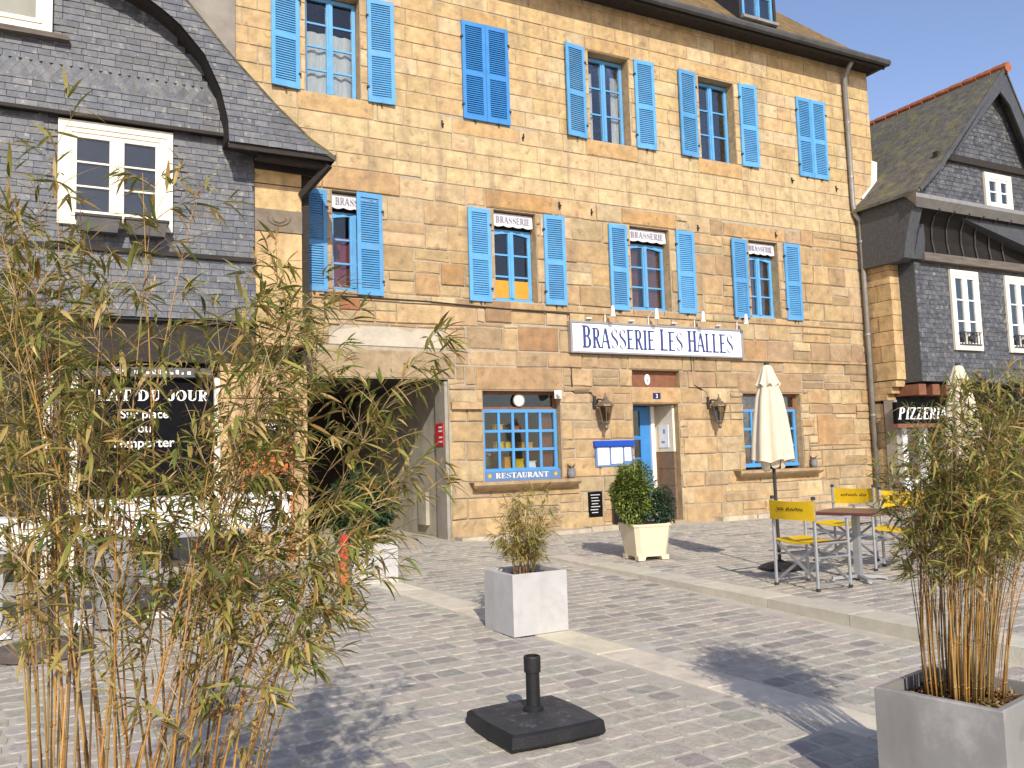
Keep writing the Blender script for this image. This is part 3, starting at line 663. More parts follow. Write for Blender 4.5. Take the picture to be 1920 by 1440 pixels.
# fill gaps beside the white window with cut slates
for e, f, g_, k in SW:
    z = 4.05 if g_ < 5 else 6.29
    while z < k + .09:
        if z + .085 > g_:
            for a, b in ((e - .215, e - .11), (e - .108, e - .002), (f + .002, f + .11), (f + .112, f + .22)):
                if a > -1.6: slates.append((a, b, z, z + .085, (SY if g_ < 5 else GY) + .007))
        z += .085
def slate_mb(mb, a, b, c, d, y, at=None, bt=None):
    at = a if at is None else at; bt = b if bt is None else bt
    t, bo = y - .004, y - .013 - rnd.uniform(0, .004); c2 = c - .006; gp = .0025; sk = rnd.uniform(-.003, .003)
    V = [(a + gp, bo, c2 + sk), (b - gp, bo, c2 - sk), (bt - gp, t, d), (at + gp, t, d), (a + gp, y, c2 + sk), (b - gp, y, c2 - sk), (bt - gp, y, d), (at + gp, y, d)]
    mb.add(V, [(0, 1, 2, 3), (4, 5, 1, 0), (5, 6, 2, 1), (7, 4, 0, 3)])
def slate_tint():
    return vary(rnd.choice([(.078, .085, .099), (.078, .085, .099), (.094, .10, .112), (.064, .071, .085), (.112, .116, .122), (.08, .083, .09)]), .12, .02)
def slate_key(s):
    p = ((s[0] + s[1]) / 2, s[4], s[2]); return -(s[1] - s[0]) / vdepth(p) ** 2 if inview(p) else 1
slates.sort(key=slate_key); rest = MB()
for i, s in enumerate(slates):
    q = MB() if i < 300 else rest; q.tint = slate_tint(); slate_mb(q, *s)
    if i < 300: q.build('slate', 'slate', sh)
# lozenge band on the gable
x = -1.6
for rr, z in enumerate((6.06, 6.135, 6.21)):
    x = -4.15 + (.055 if rr % 2 else 0)
    while x < 1.7:
        if in_arch(x, z + .1) and not hit(x - .05, x + .05, z, z + .1):
            rest.tint = slate_tint() if not (rnd.random() < .25) else vary((.105, .107, .11), .1)
            yb = GY - .006 - .002 * rr
            P = [(x, z - .075), (x + .055, z), (x, z + .075), (x - .055, z)]
            rest.prism([(px, yb - .006, pz + .04) for px, pz in P], (0, .008, 0))
        x += .11
rest.build('slate', 'slate', sh, kind='stuff')
b = MB(); b.box(-4.19, 1.75, GY - .001, GY + .02, 6.03, 6.32); b.build('band_backing', 'slateback', sh)
# bargeboard: slate-hung cheek in front of the gable, with the dark soffit behind
INN = [(1.80, 5.50), (1.79, 5.75), (1.70, 6.14), (1.50, 6.58), (1.2, 6.92), (.9, 7.14), (.4, 7.36), (-.2, 7.52), (-1.2, 7.62)]
OUT = [(3.22, 5.44), (2.86, 5.66), (2.42, 6.04), (1.88, 6.58), (1.25, 7.30), (.5, 8.25), (-.3, 9.4), (-1.2, 10.9)]
mir = lambda P: [(-2.4 - x, z) for x, z in P]
FY = -1.30
for side in (lambda P: P, mir):
    i_, o_ = side(INN), side(OUT)
    MB().prism([(x, FY, z) for x, z in i_ + o_[::-1]], (0, .05, 0)).build('gable_cheek', 'slateback', sh)
    s = MB(); n = len(i_)
    for (a, b), (c, d) in zip(i_, i_[1:]): s.quad((a, FY, b), (c, FY, d), (c, GY + .3, d), (a, GY + .3, b))
    s.build('soffit', 'wood', sh)
    r = MB()
    for (a, b), (c, d) in zip(o_, o_[1:]): r.quad((a, FY - .03, b), (c, FY - .03, d), (c, 0 if a > 1 else 6, d), (a, 0 if a > 1 else 6, b)); r.quad((a, FY - .03, b), (a, FY, b - .06), (c, FY, d - .06), (c, FY - .03, d))
    r.build('roof', 'roof', sh)
# slates on the cheek
def between(x, z):
    def edge(P, x_, z_):
        for (a, b), (c, d) in zip(P, P[1:]):
            lo, hi = min(b, d), max(b, d)
            if lo <= z_ <= hi and hi > lo: return a + (c - a) * (z_ - b) / (d - b)
        return None
    return edge(INN, x, z), edge(OUT, x, z)
ck = MB(); z = 5.47
while z < 8.3:
    lim = []
    for zq in (z, z + .085):
        xi, xo = between(0, min(max(zq, 5.505), 7.61))[0], between(0, max(zq, 5.445))[1]
        lim.append(((xi if xi is not None else 1.8) if zq < 7.6 else -1.2, xo if xo is not None else 0))
    x = min(lim[0][0], lim[1][0]) - rnd.random() * .15
    while x < max(lim[0][1], lim[1][1]):
        w_ = rnd.uniform(.17, .25); e = [(max(x, li + .003), min(x + w_, lo - .003)) for li, lo in lim]
        e = [(min(p_, q_), q_) if q_ > li else (li, li + .001) for (p_, q_), (li, lo) in zip(e, lim)]
        e = [(min(p_, lo - .002), min(q_, lo)) for (p_, q_), (li, lo) in zip(e, lim)]
        if max(e[0][1] - e[0][0], e[1][1] - e[1][0]) > .02: ck.tint = slate_tint(); slate_mb(ck, e[0][0], e[0][1], z, z + .085, FY, e[1][0], e[1][1])
        x += w_
    z += .085
ck.build('cheek_slates', 'slate', sh, kind='stuff')
ev = MB(); ev.quad((1.79, FY + .04, 5.49), (3.2, FY + .04, 5.43), (3.2, 0, 5.43), (1.79, 0, 5.6)); ev.box(1.8, 3.2, FY + .02, FY + .06, 5.39, 5.47); ev.quad((3.23, FY, 5.50), (3.23, 0, 5.50), (3.20, 0, 5.38), (3.20, FY, 5.38)); ev.build('eave_boarding', 'wood', sh)
ev = MB()
for y in (-1.1, -.75, -.4): ev.bar((2.2, y, 5.38), (3.18, y, 5.36), .08, .10)
ev.bar((2.86, -.78, 5.0), (3.15, -1.2, 5.36), .07, .09); ev.build('rafter', 'wood', sh)
# white first floor window with two trough boxes
def surround(x0, x1, z0, z1, y, wd_, mt):
    f = MB(); f.box(x0, x0 + wd_, y, y + .09, z0, z1); f.box(x1 - wd_, x1, y, y + .09, z0, z1); f.box(x0 + wd_, x1 - wd_, y, y + .09, z1 - wd_, z1); f.box(x0 + wd_, x1 - wd_, y, y + .09, z0, z0 + wd_ * .8)
    f.box(x0 + wd_ * .55, x1 - wd_ * .55, y - .015, y - .001, z1 - wd_ * .62, z1 - wd_ * .35); return f.build('window_surround', mt, sh)
surround(-.16, 1.17, 4.30, 5.63, SY - .06, .15, 'cream')
w_ = casement(-.01, 1.02, 4.42, 5.48, SY - .045, rows=3, mt='cream', fr=.06, mid=.17, gb=.022, parent=sh)
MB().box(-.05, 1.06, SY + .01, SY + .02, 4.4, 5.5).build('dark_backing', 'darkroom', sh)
surround(-1.6, -.24, 6.64, 7.6, GY - .06, .13, 'cream'); w_ = casement(-1.47, -.37, 6.75, 7.47, GY - .045, rows=2, mt='cream', fr=.05, mid=.12, parent=sh); curtain(w_, -1.45, -.4, 6.77, 7.45, GY - .005, 'canvas')
MB().box(-1.7, -.06, GY - .12, GY, 6.565, 6.63).build('window_sill', 'beam', sh)
for a, l in ((.05, 'dark trough planter on the white window sill, the one nearer the left end of it'), (.60, 'dark trough planter at the right end of the white window sill')):
    t = MB(); y = SY - .26; z = 4.19
    t.hexa([(a + .04, y + .03, z), (a + .46, y + .03, z), (a + .46, y + .17, z), (a + .04, y + .17, z)], [(a, y, z + .2), (a + .5, y, z + .2), (a + .5, y + .2, z + .2), (a, y + .2, z + .2)])
    r = thing('window_box', l, 'planter', (a, y, z), 'trough planters under the white window'); t.build('trough', 'darkzinc', r); MB().box(a - .012, a + .512, y - .012, y + .212, z + .175, z + .205).build('rim', 'iron', r)
# stone pier beside it
blocks = [(2.22, 2.87, 5.14, 5.5), (2.22, 2.87, 4.78, 5.13), (2.22, 2.87, 3.98, 4.46), (2.22, 2.87, 3.42, 3.97)]
for a, b_, c, d in blocks: q = MB(); q.tint = vary((.56, .40, .20), .05); q.box(a, b_, -.76, 0, c, d - .006); q.build('pier_stone', 'stone', sh)
q = MB(); q.tint = (.20, .17, .13); q.box(2.215, 2.875, -.775, 0, 4.465, 4.775); q.build('carved_band', 'stone', sh)
q = MB(); q.tint = (.18, .15, .115)
for r1 in (.10, .06): q.tube([(2.55 + r1 * 1.5 * math.cos(R(a)), -.78, 4.66 + r1 * math.sin(R(a))) for a in range(170, 375, 15)], .014, 5)
q.build('scroll_carving', 'stone', sh)
for k in range(5):
    q = MB(); q.tint = vary((.46, .33, .17), .1); o = .05 * k; q.box(2.24, 2.87 + .02 * k, -.76 - .012 * k, 0, 3.40 - .105 * (k + 1), 3.395 - .105 * k); q.build('corbel_stone', 'stone', sh)
MB().box(2.88, 2.99, -.70, 0, 2.5, 5.42).build('dark_strip', 'wood', sh)  # plain dark strip between the stone pier and the facade
# ground floor: timber front, lettered shop window, stone pier
b = MB(); b.box(-4.2, 2.3, -.72, 0, 2.62, 3.16); b.build('bressummer', 'wood', sh)
b = MB(); b.box(-4.2, 1.78, -.45, 0, -.2, 2.62); b.build('shopfront_wall', 'slateback', sh)
zz = -.1; rr = 0
while zz < 2.6:
    x = 1.77 - (.2 if rr % 2 else 0); hh = rnd.uniform(.30, .40)
    while x < 2.9:
        l = rnd.uniform(.4, .6); a, e = max(x, 1.77), min(x + l, 2.93)
        if e - a > .06: q = MB(); q.tint = vary((.50, .355, .185), .1); q.stone(a + .006, e - .006, zz + .006, min(zz + hh, 2.62) - .006, y=-.775, yb=0, c=.01, j=.006); q.build('pier_stone', 'stone', sh)
        x += l
    zz += hh; rr += 1
b = MB(); b.box(-.02, 1.66, -.80, -.74, 2.42, 2.54); b.build('shop_fascia', 'darkzinc', sh)
t = MB(); x = .45
for k in range(14): t.box(x, x + rnd.uniform(.025, .05), -.803, -.8, 2.455, 2.455 + rnd.uniform(.03, .06)); x += .07
t.build('fascia_marks', 'paper', sh)
b = MB(); b.box(.1, 1.70, -.70, -.66, .78, 2.42); b.build('shop_window', 'chalk', sh)
for x0, x1 in ((-.27, -.17), (.02, .10), (1.70, 1.77)): MB().box(x0, x1, -.79, -.62, 0, 2.42).build('shop_frame', 'cream', sh)
MB().box(-.17, .02, -.72, -.70, .1, 2.3).build('pane', 'glass', sh)
t = MB(); print_text(t, 'PLAT DU JOUR', .18, 2.12, -.7015, .14, 1.46); t.build('lettering', 'white', sh)
for s_, z, sz in (('Sur place', 1.90, .155), ('ou', 1.72, .155), ("l'emporter", 1.53, .165)): font_mesh(s_, sz, 'lettering', 'white', sh, (.86, -.702, z), off=Vector(sh.location))
MB().box(-4.2, -.3, -.8, -.7, 0, 2.5).build('shutter_board', 'wood', sh)

# ================================================================== slate house on the right
rh = thing('gabled_slate_house', 'grey slate house with mossy pointed roof and white windows beyond the downpipe', 'house', (17, -.7, 0))
b = MB(); b.prism([(15.13, -1.38, 6.25), (15.3, -1.38, 6.55), (17.95, -1.38, 9.25), (20.1, -1.38, 5.6), (19.9, -1.38, 5.3)], (0, .3, 0)); b.build('gable_wall', 'smooth_slate', rh)
b = MB(); b.bar((15.75, -1.42, 7.20), (19.3, -1.42, 7.20), .1, .14); b.build('gable_beam', 'wood', rh)
RL = [(14.80, 6.30), (15.12, 6.52), (15.55, 6.93), (17.95, 9.40)]; RR = [(17.95, 9.40), (20.2, 5.4)]
r = MB()
for (a, c), (d, e) in zip(RL, RL[1:]):
    th = .07
    if a < 15.5: r.hexa([(a, -1.68, c - th), (d, -1.68, e - th), (d, 0, e - th), (a, 0, c - th)], [(a, -1.68, c), (d, -1.68, e), (d, 0, e), (a, 0, c)])
    else: r.hexa([(a, -1.68, c - th), (d, -1.68, e - th), (d, 6, e - th), (a, 6, c - th)], [(a, -1.68, c), (d, -1.68, e), (d, 6, e), (a, 6, c)])
for (a, c), (d, e) in zip(RR, RR[1:]): r.hexa([(a, -1.68, c - .07), (d, -1.68, e - .07), (d, 6, e - .07), (a, 6, c - .07)], [(a, -1.68, c), (d, -1.68, e), (d, 6, e), (a, 6, c)])
r.build('roof', 'roof', rh)
v = MB(); v.prism([(15.9, -1.66, 7.05), (17.95, -1.66, 9.28), (20.15, -1.66, 5.5), (20.15, -1.66, 5.2), (19.0, -1.66, 6.9), (18.05, -1.66, 8.55), (17.75, -1.66, 8.8)], (0, .04, 0)); v.build('verge_board', 'smooth_slate', rh)
v = MB(); v.bar((14.84, -1.69, 6.29), (15.55, -1.69, 6.88), .03, .09); v.bar((15.55, -1.69, 6.88), (17.95, -1.69, 9.36), .03, .09); v.build('verge_board', 'darkzinc', rh)
# fascia slates of the verge shadow the gable; ridge tiles
y = -1.75
while y < 5.9:
    q = MB(); l = .34; q.tube([(17.95, y, 9.36), (17.95, y + l - .015, 9.385)], [.115, .10], 8); q.build('ridge_tile', 'terracotta', rh); y += l
fl = MB(); fl.bar((15.60, -.02, 6.95), (15.66, -.02, 7.5), .02, .16); fl.bar((15.2, -.03, 6.60), (15.60, -.02, 6.95), .02, .1); fl.build('flashing', 'white', rh)
# moulded skirt between gable and cove
k = MB(); k.prism([(14.75, -1.66, 6.22), (14.75, -1.66, 6.14), (14.95, -1.5, 6.0), (14.95, -1.2, 6.3)], (5.3, 0, -.02)); k.build('skirt_moulding', 'zinc', rh)
# jettied side, cove with ribs, beam
k = MB(); k.prism([(14.93, 0, 5.02), (14.93, -1.02, 5.0), (14.93, -1.15, 5.05), (14.93, -1.25, 5.5), (14.93, -1.4, 5.95), (14.93, -1.55, 6.24), (14.93, 0, 6.3)], (.3, 0, 0)); k.build('side_wall', 'smooth_slate', rh)
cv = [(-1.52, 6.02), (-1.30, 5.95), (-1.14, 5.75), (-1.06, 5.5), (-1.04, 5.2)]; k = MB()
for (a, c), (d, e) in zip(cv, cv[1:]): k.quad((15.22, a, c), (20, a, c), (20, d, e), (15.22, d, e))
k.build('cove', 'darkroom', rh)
for i in range(6): q = MB(); x = 15.72 + .47 * i; q.tube([(x + .1 * (j - 1), a - .03, c) for j, (a, c) in enumerate(cv)], .018, 5); q.build('cove_rib', 'darkzinc', rh)
k = MB(); k.prism([(15.23, -1.15, 5.05), (15.55, -1.15, 5.05), (15.55, -1.2, 5.45), (15.40, -1.3, 5.75), (15.23, -1.32, 5.6)], (0, .12, 0)); k.build('cove_cheek', 'smooth_slate', rh)
MB().box(15.5, 20, -1.2, -1.0, 5.03, 5.2).build('beam', 'beam', rh)
MB().box(15.34, 20, -1.05, 0, 2.55, 5.03).build('front_wall', 'smooth_slate', rh)
def small_window(x0, x1, z0, z1, y, rail, rows=3):
    f = MB(); f.box(x0, x0 + .10, y - .05, y, z0, z1); f.box(x1 - .10, x1, y - .05, y, z0, z1); f.box(x0 + .1, x1 - .1, y - .05, y, z1 - .12, z1); f.box(x0 + .1, x1 - .1, y - .07, y, z0, z0 + .1); f.build('window_surround', 'cream', rh)
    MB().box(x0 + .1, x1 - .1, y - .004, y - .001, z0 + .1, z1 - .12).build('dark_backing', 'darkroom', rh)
    casement(x0 + .1, x1 - .1, z0 + .1, z1 - .12, y - .035, rows=rows, mt='white', fr=.055, mid=.14, gb=.03, parent=rh)
    if rail:
        q = MB()
        for z in (z0 + .12, z0 + .38): q.bar((x0 + .1, y - .09, z), (x1 - .1, y - .09, z), .02)
        for i in range(7): q.bar((x0 + .16 + i * (x1 - x0 - .32) / 6, y - .09, z0 + .12), (x0 + .16 + i * (x1 - x0 - .32) / 6, y - .09, z0 + .38), .014)
        q.lathe([(.0, -.07), (.07, -.03), (.07, .03), (0, .07)], ((x0 + x1) / 2, y - .09, z0 + .25), 10); q.build('iron_guard', 'iron', rh)
small_window(16.42, 17.34, 3.22, 4.93, -1.05, True); small_window(18.27, 19.2, 3.22, 4.93, -1.05, True); small_window(17.33, 18.25, 6.25, 7.05, -1.38, False, 2)
sf = MB()
def fine_slates(x0, x1, z0, z1, y, ok):
    z = z0; k = 0
    while z < z1:
        x = x0 - (.065 if k % 2 else 0)
        while x < x1:
            a, b = max(x, x0), min(x + .13, x1)
            if b - a > .03 and ok(a, b, z, z + .1): sf.tint = vary(rnd.choice([(.066, .069, .075), (.078, .081, .086), (.055, .058, .064), (.095, .097, .10)]), .12, .02); slate_mb(sf, a, b, z, min(z + .1, z1), y)
            x += .13
        z += .1; k += 1
WN = [(16.42, 17.34, 3.22, 4.93), (18.27, 19.2, 3.22, 4.93), (17.33, 18.25, 6.25, 7.05)]
clear = lambda a, b, c, d: not any(a < f and b > e and c < k_ and d > g_ for e, f, g_, k_ in WN)
fine_slates(15.345, 20, 2.56, 5.02, -1.052, clear)
fine_slates(15.2, 19.9, 6.32, 9.1, -1.382, lambda a, b, c, d: clear(a, b, c, d) and a > 15.3 + (d - 6.55) * .98 and b < 19.6 - (d - 6.3) * .59)
sf.build('slate', 'slate', rh, kind='stuff')
# stone corner of the party wall
zz = 2.62; rr = 0
while zz < 5.9:
    hh = rnd.uniform(.28, .40); q = MB(); q.tint = vary((.50, .35, .175), .12); y = -.70 if zz < 4.95 else -.34
    q.box(15.05 + rnd.uniform(0, .015), 15.335 if zz < 2.56 else 15.33, y + rnd.uniform(0, .02), -.36 if rr % 2 and y < -.5 else -.20, zz, zz + hh - .012); q.build('corner_stone', 'stone', rh)
    q = MB(); q.tint = vary((.46, .31, .15), .12); q.box(15.055 + rnd.uniform(0, .01), 15.3, -.35 if rr % 2 and y < -.5 else -.19, -.001, zz, zz + hh - .012); q.build('corner_stone', 'stone', rh)
    zz += hh; rr += 1
for k in range(3): q = MB(); q.tint = vary((.46, .33, .17), .1); q.box(15.06, 15.33 , -.66 + .12 * k, 0, 2.60 - .13 * (k + 1), 2.595 - .13 * k); q.build('corner_stone', 'stone', rh)
zz = -.1
while zz < 2.15:
    hh = rnd.uniform(.28, .4); q = MB(); q.tint = vary((.50, .36, .19), .12); q.box(15.06, 15.33, -.30, 0, zz, zz + hh - .012); q.build('corner_stone', 'stone', rh); zz += hh
b = MB(); b.box(15.34, 20, -.35, 0, -.1, 2.55); b.build('shopfront_wall', 'slateback', rh)
for x0, x1 in ((14.98, 15.12), (15.62, 15.76), (16.7, 16.85)): MB().box(x0 + .22, x1 + .22, -.62, -.35, -.05, 1.70).build('door_frame', 'white', rh)
MB().box(15.34, 15.84, -.55, -.36, -.05, .55).build('door_panel', 'white', rh); MB().box(15.34, 15.84, -.5, -.49, .55, 1.68).build('pane', 'glass', rh)
MB().box(15.02, 15.10, -.62, -.36, -.05, 2.2).build('pilaster', 'concrete', rh)
for i in range(4): q = MB(); q.box(15.3 + .42 * i, 15.52 + .42 * i, -1.0, -.4, 2.28, 2.5); q.build('beam_end', 'brown', rh)
sg = thing('shop_sign', 'dark sign board with white PIZZERIA lettering under the slate house on the right', 'sign', (15.6, -.85, 1.9))
MB().box(14.80, 19.5, -.82, -.74, 1.68, 2.14).build('board', 'chalk', sg); MB().box(14.78, 19.52, -.86, -.72, 1.62, 1.70).build('rail', 'brown', sg)
t = MB(); print_text(t, 'PIZZERIA', 14.84, 1.79, -.8215, .24, 1.5, slant=.2); t.build('lettering', 'white', sg)

# ================================================================== things on the brasserie front
sg = thing('brasserie_sign', 'long white sign board with dark blue BRASSERIE LES HALLES lettering over the door', 'sign', (9.56, -.1, 3.03))
MB().box(7.66, 11.46, -.10, -.012, 3.05, 3.545).build('board', 'signwhite', sg)
f = MB(); f.box(7.62, 11.5, -.125, -.006, 3.02, 3.05); f.box(7.62, 11.5, -.125, -.006, 3.545, 3.575); f.box(7.62, 7.66, -.125, -.006, 3.05, 3.545); f.box(11.46, 11.5, -.125, -.006, 3.05, 3.545); f.build('frame', 'signframe', sg)
M['bluetext'] = mat('blue_lettering', (.035, .05, .17), .4, .05, 5, 0)
t = MB(); print_text(t, 'BRASSERIE LES HALLES', 7.86, 3.11, -.1015, .36, 3.40, big=(0, 10, 14), bigk=1.1); t.build('lettering', 'bluetext', sg)
for i, x in enumerate((8.38, 9.32, 10.38, 11.42)):
    q = MB(); q.tube([(x, -.05, 3.575), (x, -.06, 3.72), (x, -.16, 3.80), (x, -.30, 3.79)], .010, 5); q.lathe([(.018, .10), (.03, .07), (.034, -.05), (.05, -.09)], (x, -.31, 3.74), 10); q.build('spot_lamp', 'white', sg)
for x in (8.0, 8.9, 9.85, 10.9):
    q = MB(); q.bar((x, -.05, 3.58), (x + .03, -.12, 3.64), .05, .04); q.bar((x - .04, -.10, 3.63), (x + .05, -.14, 3.63), .03); q.build('bracket', 'signframe', sg)
# wall lanterns
def lantern(x, z):
    r = thing('wall_lantern', '', 'lamp', (x, 0, z))
    q = MB(); q.lathe([(.05, -.02), (.055, .0), (.05, .02)], (0, -.02, .42), 10); q.bar((-.035, -.012, .30), (-.035, -.012, .52), .09, .05); q.tube([(0, -.03, .42), (0, -.10, .46), (.02, -.18, .45), (.05, -.22, .40)], .016, 6); q.tube([(0, -.03, .34), (.0, -.12, .33), (.03, -.19, .37)], .010, 6); q.build('bracket', 'iron', r, local=True)
    c = (.07, -.22, 0)
    q = MB(); q.lathe([(.15, .33), (.14, .355), (.07, .42), (.035, .44), (.04, .47), (.015, .50), (.012, .56)], c, 8); q.build('cap', 'bronze', r, local=True)
    q = MB()
    for k in range(6):
        a = math.pi / 3 * k; p0 = (c[0] + .065 * math.cos(a), c[1] + .065 * math.sin(a), .06); p1 = (c[0] + .135 * math.cos(a), c[1] + .135 * math.sin(a), .33); q.tube([p0, p1], .009, 4)
    q.lathe([(.07, .04), (.07, .065)], c, 6); q.lathe([(.14, .325), (.14, .335)], c, 6); q.lathe([(.02, -.08), (.035, -.04), (.03, 0), (.065, .045)], c, 8); q.build('cage', 'bronze', r, local=True)
    q = MB(); q.lathe([(.058, .065), (.125, .325)], c, 6, cap=False); q.build('lamp_glass', 'lampglass', r, local=True)
    return r
l1 = lantern(8.14, 1.76); l2 = copy_tree(l1); l2.location.x = 10.66
tag(l1, 'bronze wall lantern between the restaurant window and the door', 'lamp', 'wall lanterns beside the door'); tag(l2, 'bronze wall lantern between the door and the window behind the closed parasol', 'lamp', 'wall lanterns beside the door')
cb = MB(); cb.tube([(7.66, -.02, 3.1), (7.67, -.02, 2.36), (7.72, -.02, 2.33), (8.05, -.02, 2.34), (8.12, -.02, 2.22)], .013, 5); cb.tube([(10.28, -.02, 3.05), (10.29, -.02, 2.6), (10.32, -.03, 2.5), (10.6, -.02, 2.38), (10.66, -.02, 2.25)], .012, 5); cb.tube([(10.42, -.02, 3.05), (10.43, -.02, 2.72)], .01, 4)
cb.tube([(3.3, -.04, 3.77), (5, -.04, 3.765), (6.4, -.04, 3.72), (7.66, -.04, 3.70), (7.66, -.03, 3.5)], .012, 5)
tag(cb.build('cable', 'iron'), 'thin dark cables running across the stone to the lanterns and the sign', 'cable')
r = thing('security_light', 'small white security light at the top corner of the restaurant window', 'light', (7.36, -.02, 2.3))
q = MB(); q.bar((7.36, 0, 2.33), (7.36, -.08, 2.31), .03); q.bar((7.32, -.13, 2.27), (7.38, -.03, 2.33), .12, .10); q.build('body', 'white', r); MB().disc((7.33, -.14, 2.28), .04, n=12, th=.02).build('lens', 'zinc', r)
r = thing('window_clock', 'round pale disc hanging in the transom over the restaurant window', 'clock', (6.68, .13, 2.21))
MB().disc((6.70, .11, 2.21), .095, n=24, th=.025).build('face', 'cream', r); q = MB()
for i in range(24): a, b_ = 2 * math.pi * i / 24, 2 * math.pi * (i + 1) / 24; q.bar((6.70 + .1 * math.cos(a), .115, 2.21 + .1 * math.sin(a)), (6.70 + .1 * math.cos(b_), .115, 2.21 + .1 * math.sin(b_)), .014, .02)
q.build('rim', 'zinc', r)
# menu case, slate boards, notices
r = thing('menu_case', 'blue topped glass menu case with white menu sheets beside the door', 'menu board', (8.46, -.05, 1.05))
MB().box(8.08, 8.86, -.05, 0, 1.05, 1.40).build('case', 'bluesign', r)
q = MB(); q.hexa([(8.05, -.10, 1.40), (8.89, -.10, 1.40), (8.89, 0, 1.40), (8.05, 0, 1.40)], [(8.05, -.06, 1.50), (8.89, -.06, 1.50), (8.89, 0, 1.50), (8.05, 0, 1.50)]); q.build('hood', 'royal', r)
for x0, x1, z0 in ((8.12, 8.36, 1.08), (8.40, 8.64, 1.10), (8.68, 8.82, 1.14)): MB().box(x0, x1, -.056, -.05, z0, 1.385).build('menu_sheet', 'paper', r)
q = MB()
for x0, x1, z0 in ((8.12, 8.36, 1.08), (8.40, 8.64, 1.10)):
    for k in range(7): q.box(x0 + .03, x0 + .03 + rnd.uniform(.1, .18), -.0575, -.056, z0 + .03 + k * .036, z0 + .036 + k * .036)
q.build('print', 'valprint', r)
r = thing('chalkboard', 'small chalkboard with white scribbles leaning on the stone beside the shrub planter', 'chalkboard', (8.05, -.03, .2))
MB().box(7.91, 8.19, -.035, -.016, .20, .63).build('slate_panel', 'chalk', r); q = MB()
for k in range(7): x = 7.94; z = .57 - k * .05; q.box(x + rnd.uniform(0, .04), x + rnd.uniform(.12, .21), -.0365, -.035, z, z + .012)
q.build('chalk_writing', 'chalkline', r)
MB().box(8.34, 8.52, -.34, -.16, -.03, .70).build('post', 'black'); o = bpy.data.objects['post']; tag(o, 'dark square stand behind the shrub planter near the door', 'stand')
r = thing('house_number', 'small dark blue enamel number plate on the lintel over the door', 'number plate', (9.45, -.03, 2.2)); MB().box(9.37, 9.54, -.028, -.018, 2.235, 2.345).build('plate', 'navy', r); font_mesh('3', .10, 'numeral', 'paper', r, (9.455, -.0295, 2.255), off=Vector(r.location))
r = thing('plaque', 'small pale oval plaque in the panel over the door', 'plaque', (9.36, .1, 2.5)); q = MB(); q.prism([(9.36 + .06 * math.cos(2 * math.pi * k / 16), .105, 2.60 + .10 * math.sin(2 * math.pi * k / 16)) for k in range(16)], (0, .014, 0)); q.build('shield', 'paper', r); q = MB(); q.bar((9.34, .103, 2.63), (9.38, .103, 2.57), .02, .004); q.bar((9.37, .103, 2.55), (9.35, .103, 2.58), .02, .004); q.build('emblem', 'iron', r)
r = thing('notice', 'pale blue notice sheet with a green mark on the lobby panel in the doorway', 'notice', (9.89, .4, 1.4)); MB().box(9.888, 9.898, .25, .55, 1.36, 1.78).build('sheet', 'paper', r); q = MB(); q.box(9.886, 9.888, .34, .40, 1.62, 1.70); q.box(9.886, 9.888, .36, .46, 1.44, 1.48); q.build('mark', 'blue', r)
r = thing('fire_notice', 'red notice plate with white marks on the carriage passage wall', 'notice', (5.3, .1, 1.5)); MB().box(5.295, 5.309, .08, .40, 1.48, 1.84).build('plate', 'red', r); q = MB()
for z in (1.53, 1.60, 1.70, 1.76): q.box(5.293, 5.295, .12, .12 + rnd.uniform(.12, .22), z, z + .028)
q.build('mark', 'paper', r)
# sill pots, goods on the shelf behind the window
def pot(x, y, z, lbl):
    r = thing('sill_pot', lbl, 'pot', (x, y, z), 'grey pots on the window sills'); q = MB(); q.lathe([(.04, 0), (.065, .03), (.075, .09), (.06, .15), (.068, .165)], (x, y, z), 12); q.build('pot', 'greyseat', r, smooth=True)
    q = MB()
    for k in range(14): a = rnd.random() * 6.28; q.tube([(x, y, z + .15), (x + .05 * math.cos(a), y + .05 * math.sin(a), z + .2), (x + .08 * math.cos(a), y + .08 * math.sin(a), z + .2 + rnd.uniform(-.01, .06))], [.006, .005, .002], 4)
    q.build('sprig', 'iron', r)
pot(7.55, -.10, .88, 'grey pot on the right end of the restaurant window sill'); pot(13.2, -.10, .88, 'grey pot on the window sill behind the closed parasol')
tin_l = ['yellow tin at the left end of the middle shelf in the restaurant window', 'yellow tin second from the left on the middle shelf in the restaurant window', 'wide ochre tin at the right end of the middle shelf in the restaurant window', 'yellow tin on the top shelf in the restaurant window', 'low orange tin on the top shelf in the restaurant window', 'tall ochre tin at the bottom of the restaurant window', 'square yellow tin in the middle of the bottom row in the restaurant window', 'low white tin at the right of the bottom row in the restaurant window']
MB().box(6.02, 7.40, .19, .60, 1.355, 1.375).build('shelf', 'wood', bld)
MB().box(6.02, 7.40, .19, .60, 1.69, 1.705).build('shelf', 'wood', bld)
curtain(bld, 7.1, 7.42, 1.05, 2.05, .24, 'browncurtain')
for x, z, wd_, h, m_ in ((6.30, 1.375, .15, .14, 'yellow'), (6.48, 1.375, .16, .13, 'yellow'), (6.78, 1.375, .22, .12, 'ochre'), (6.30, 1.705, .14, .10, 'yellow'), (6.62, 1.705, .14, .07, 'orange'), (6.45, 1.06, .12, .2, 'ochre'), (6.66, 1.06, .16, .16, 'yellow'), (6.88, 1.06, .17, .12, 'paper')):
    q = MB(); q.hexa([(x, .22, z), (x + wd_, .22, z), (x + wd_, .34, z), (x, .34, z)], [(x + .012, .23, z + h), (x + wd_ - .012, .23, z + h), (x + wd_ - .012, .33, z + h), (x + .012, .33, z + h)]); q.box(x - .004, x + wd_ + .004, .214, .346, z + h, z + h + .012)
    o = q.build('display_tin', m_); tag(o, tin_l.pop(0), 'tin', 'tins on display in the restaurant window')
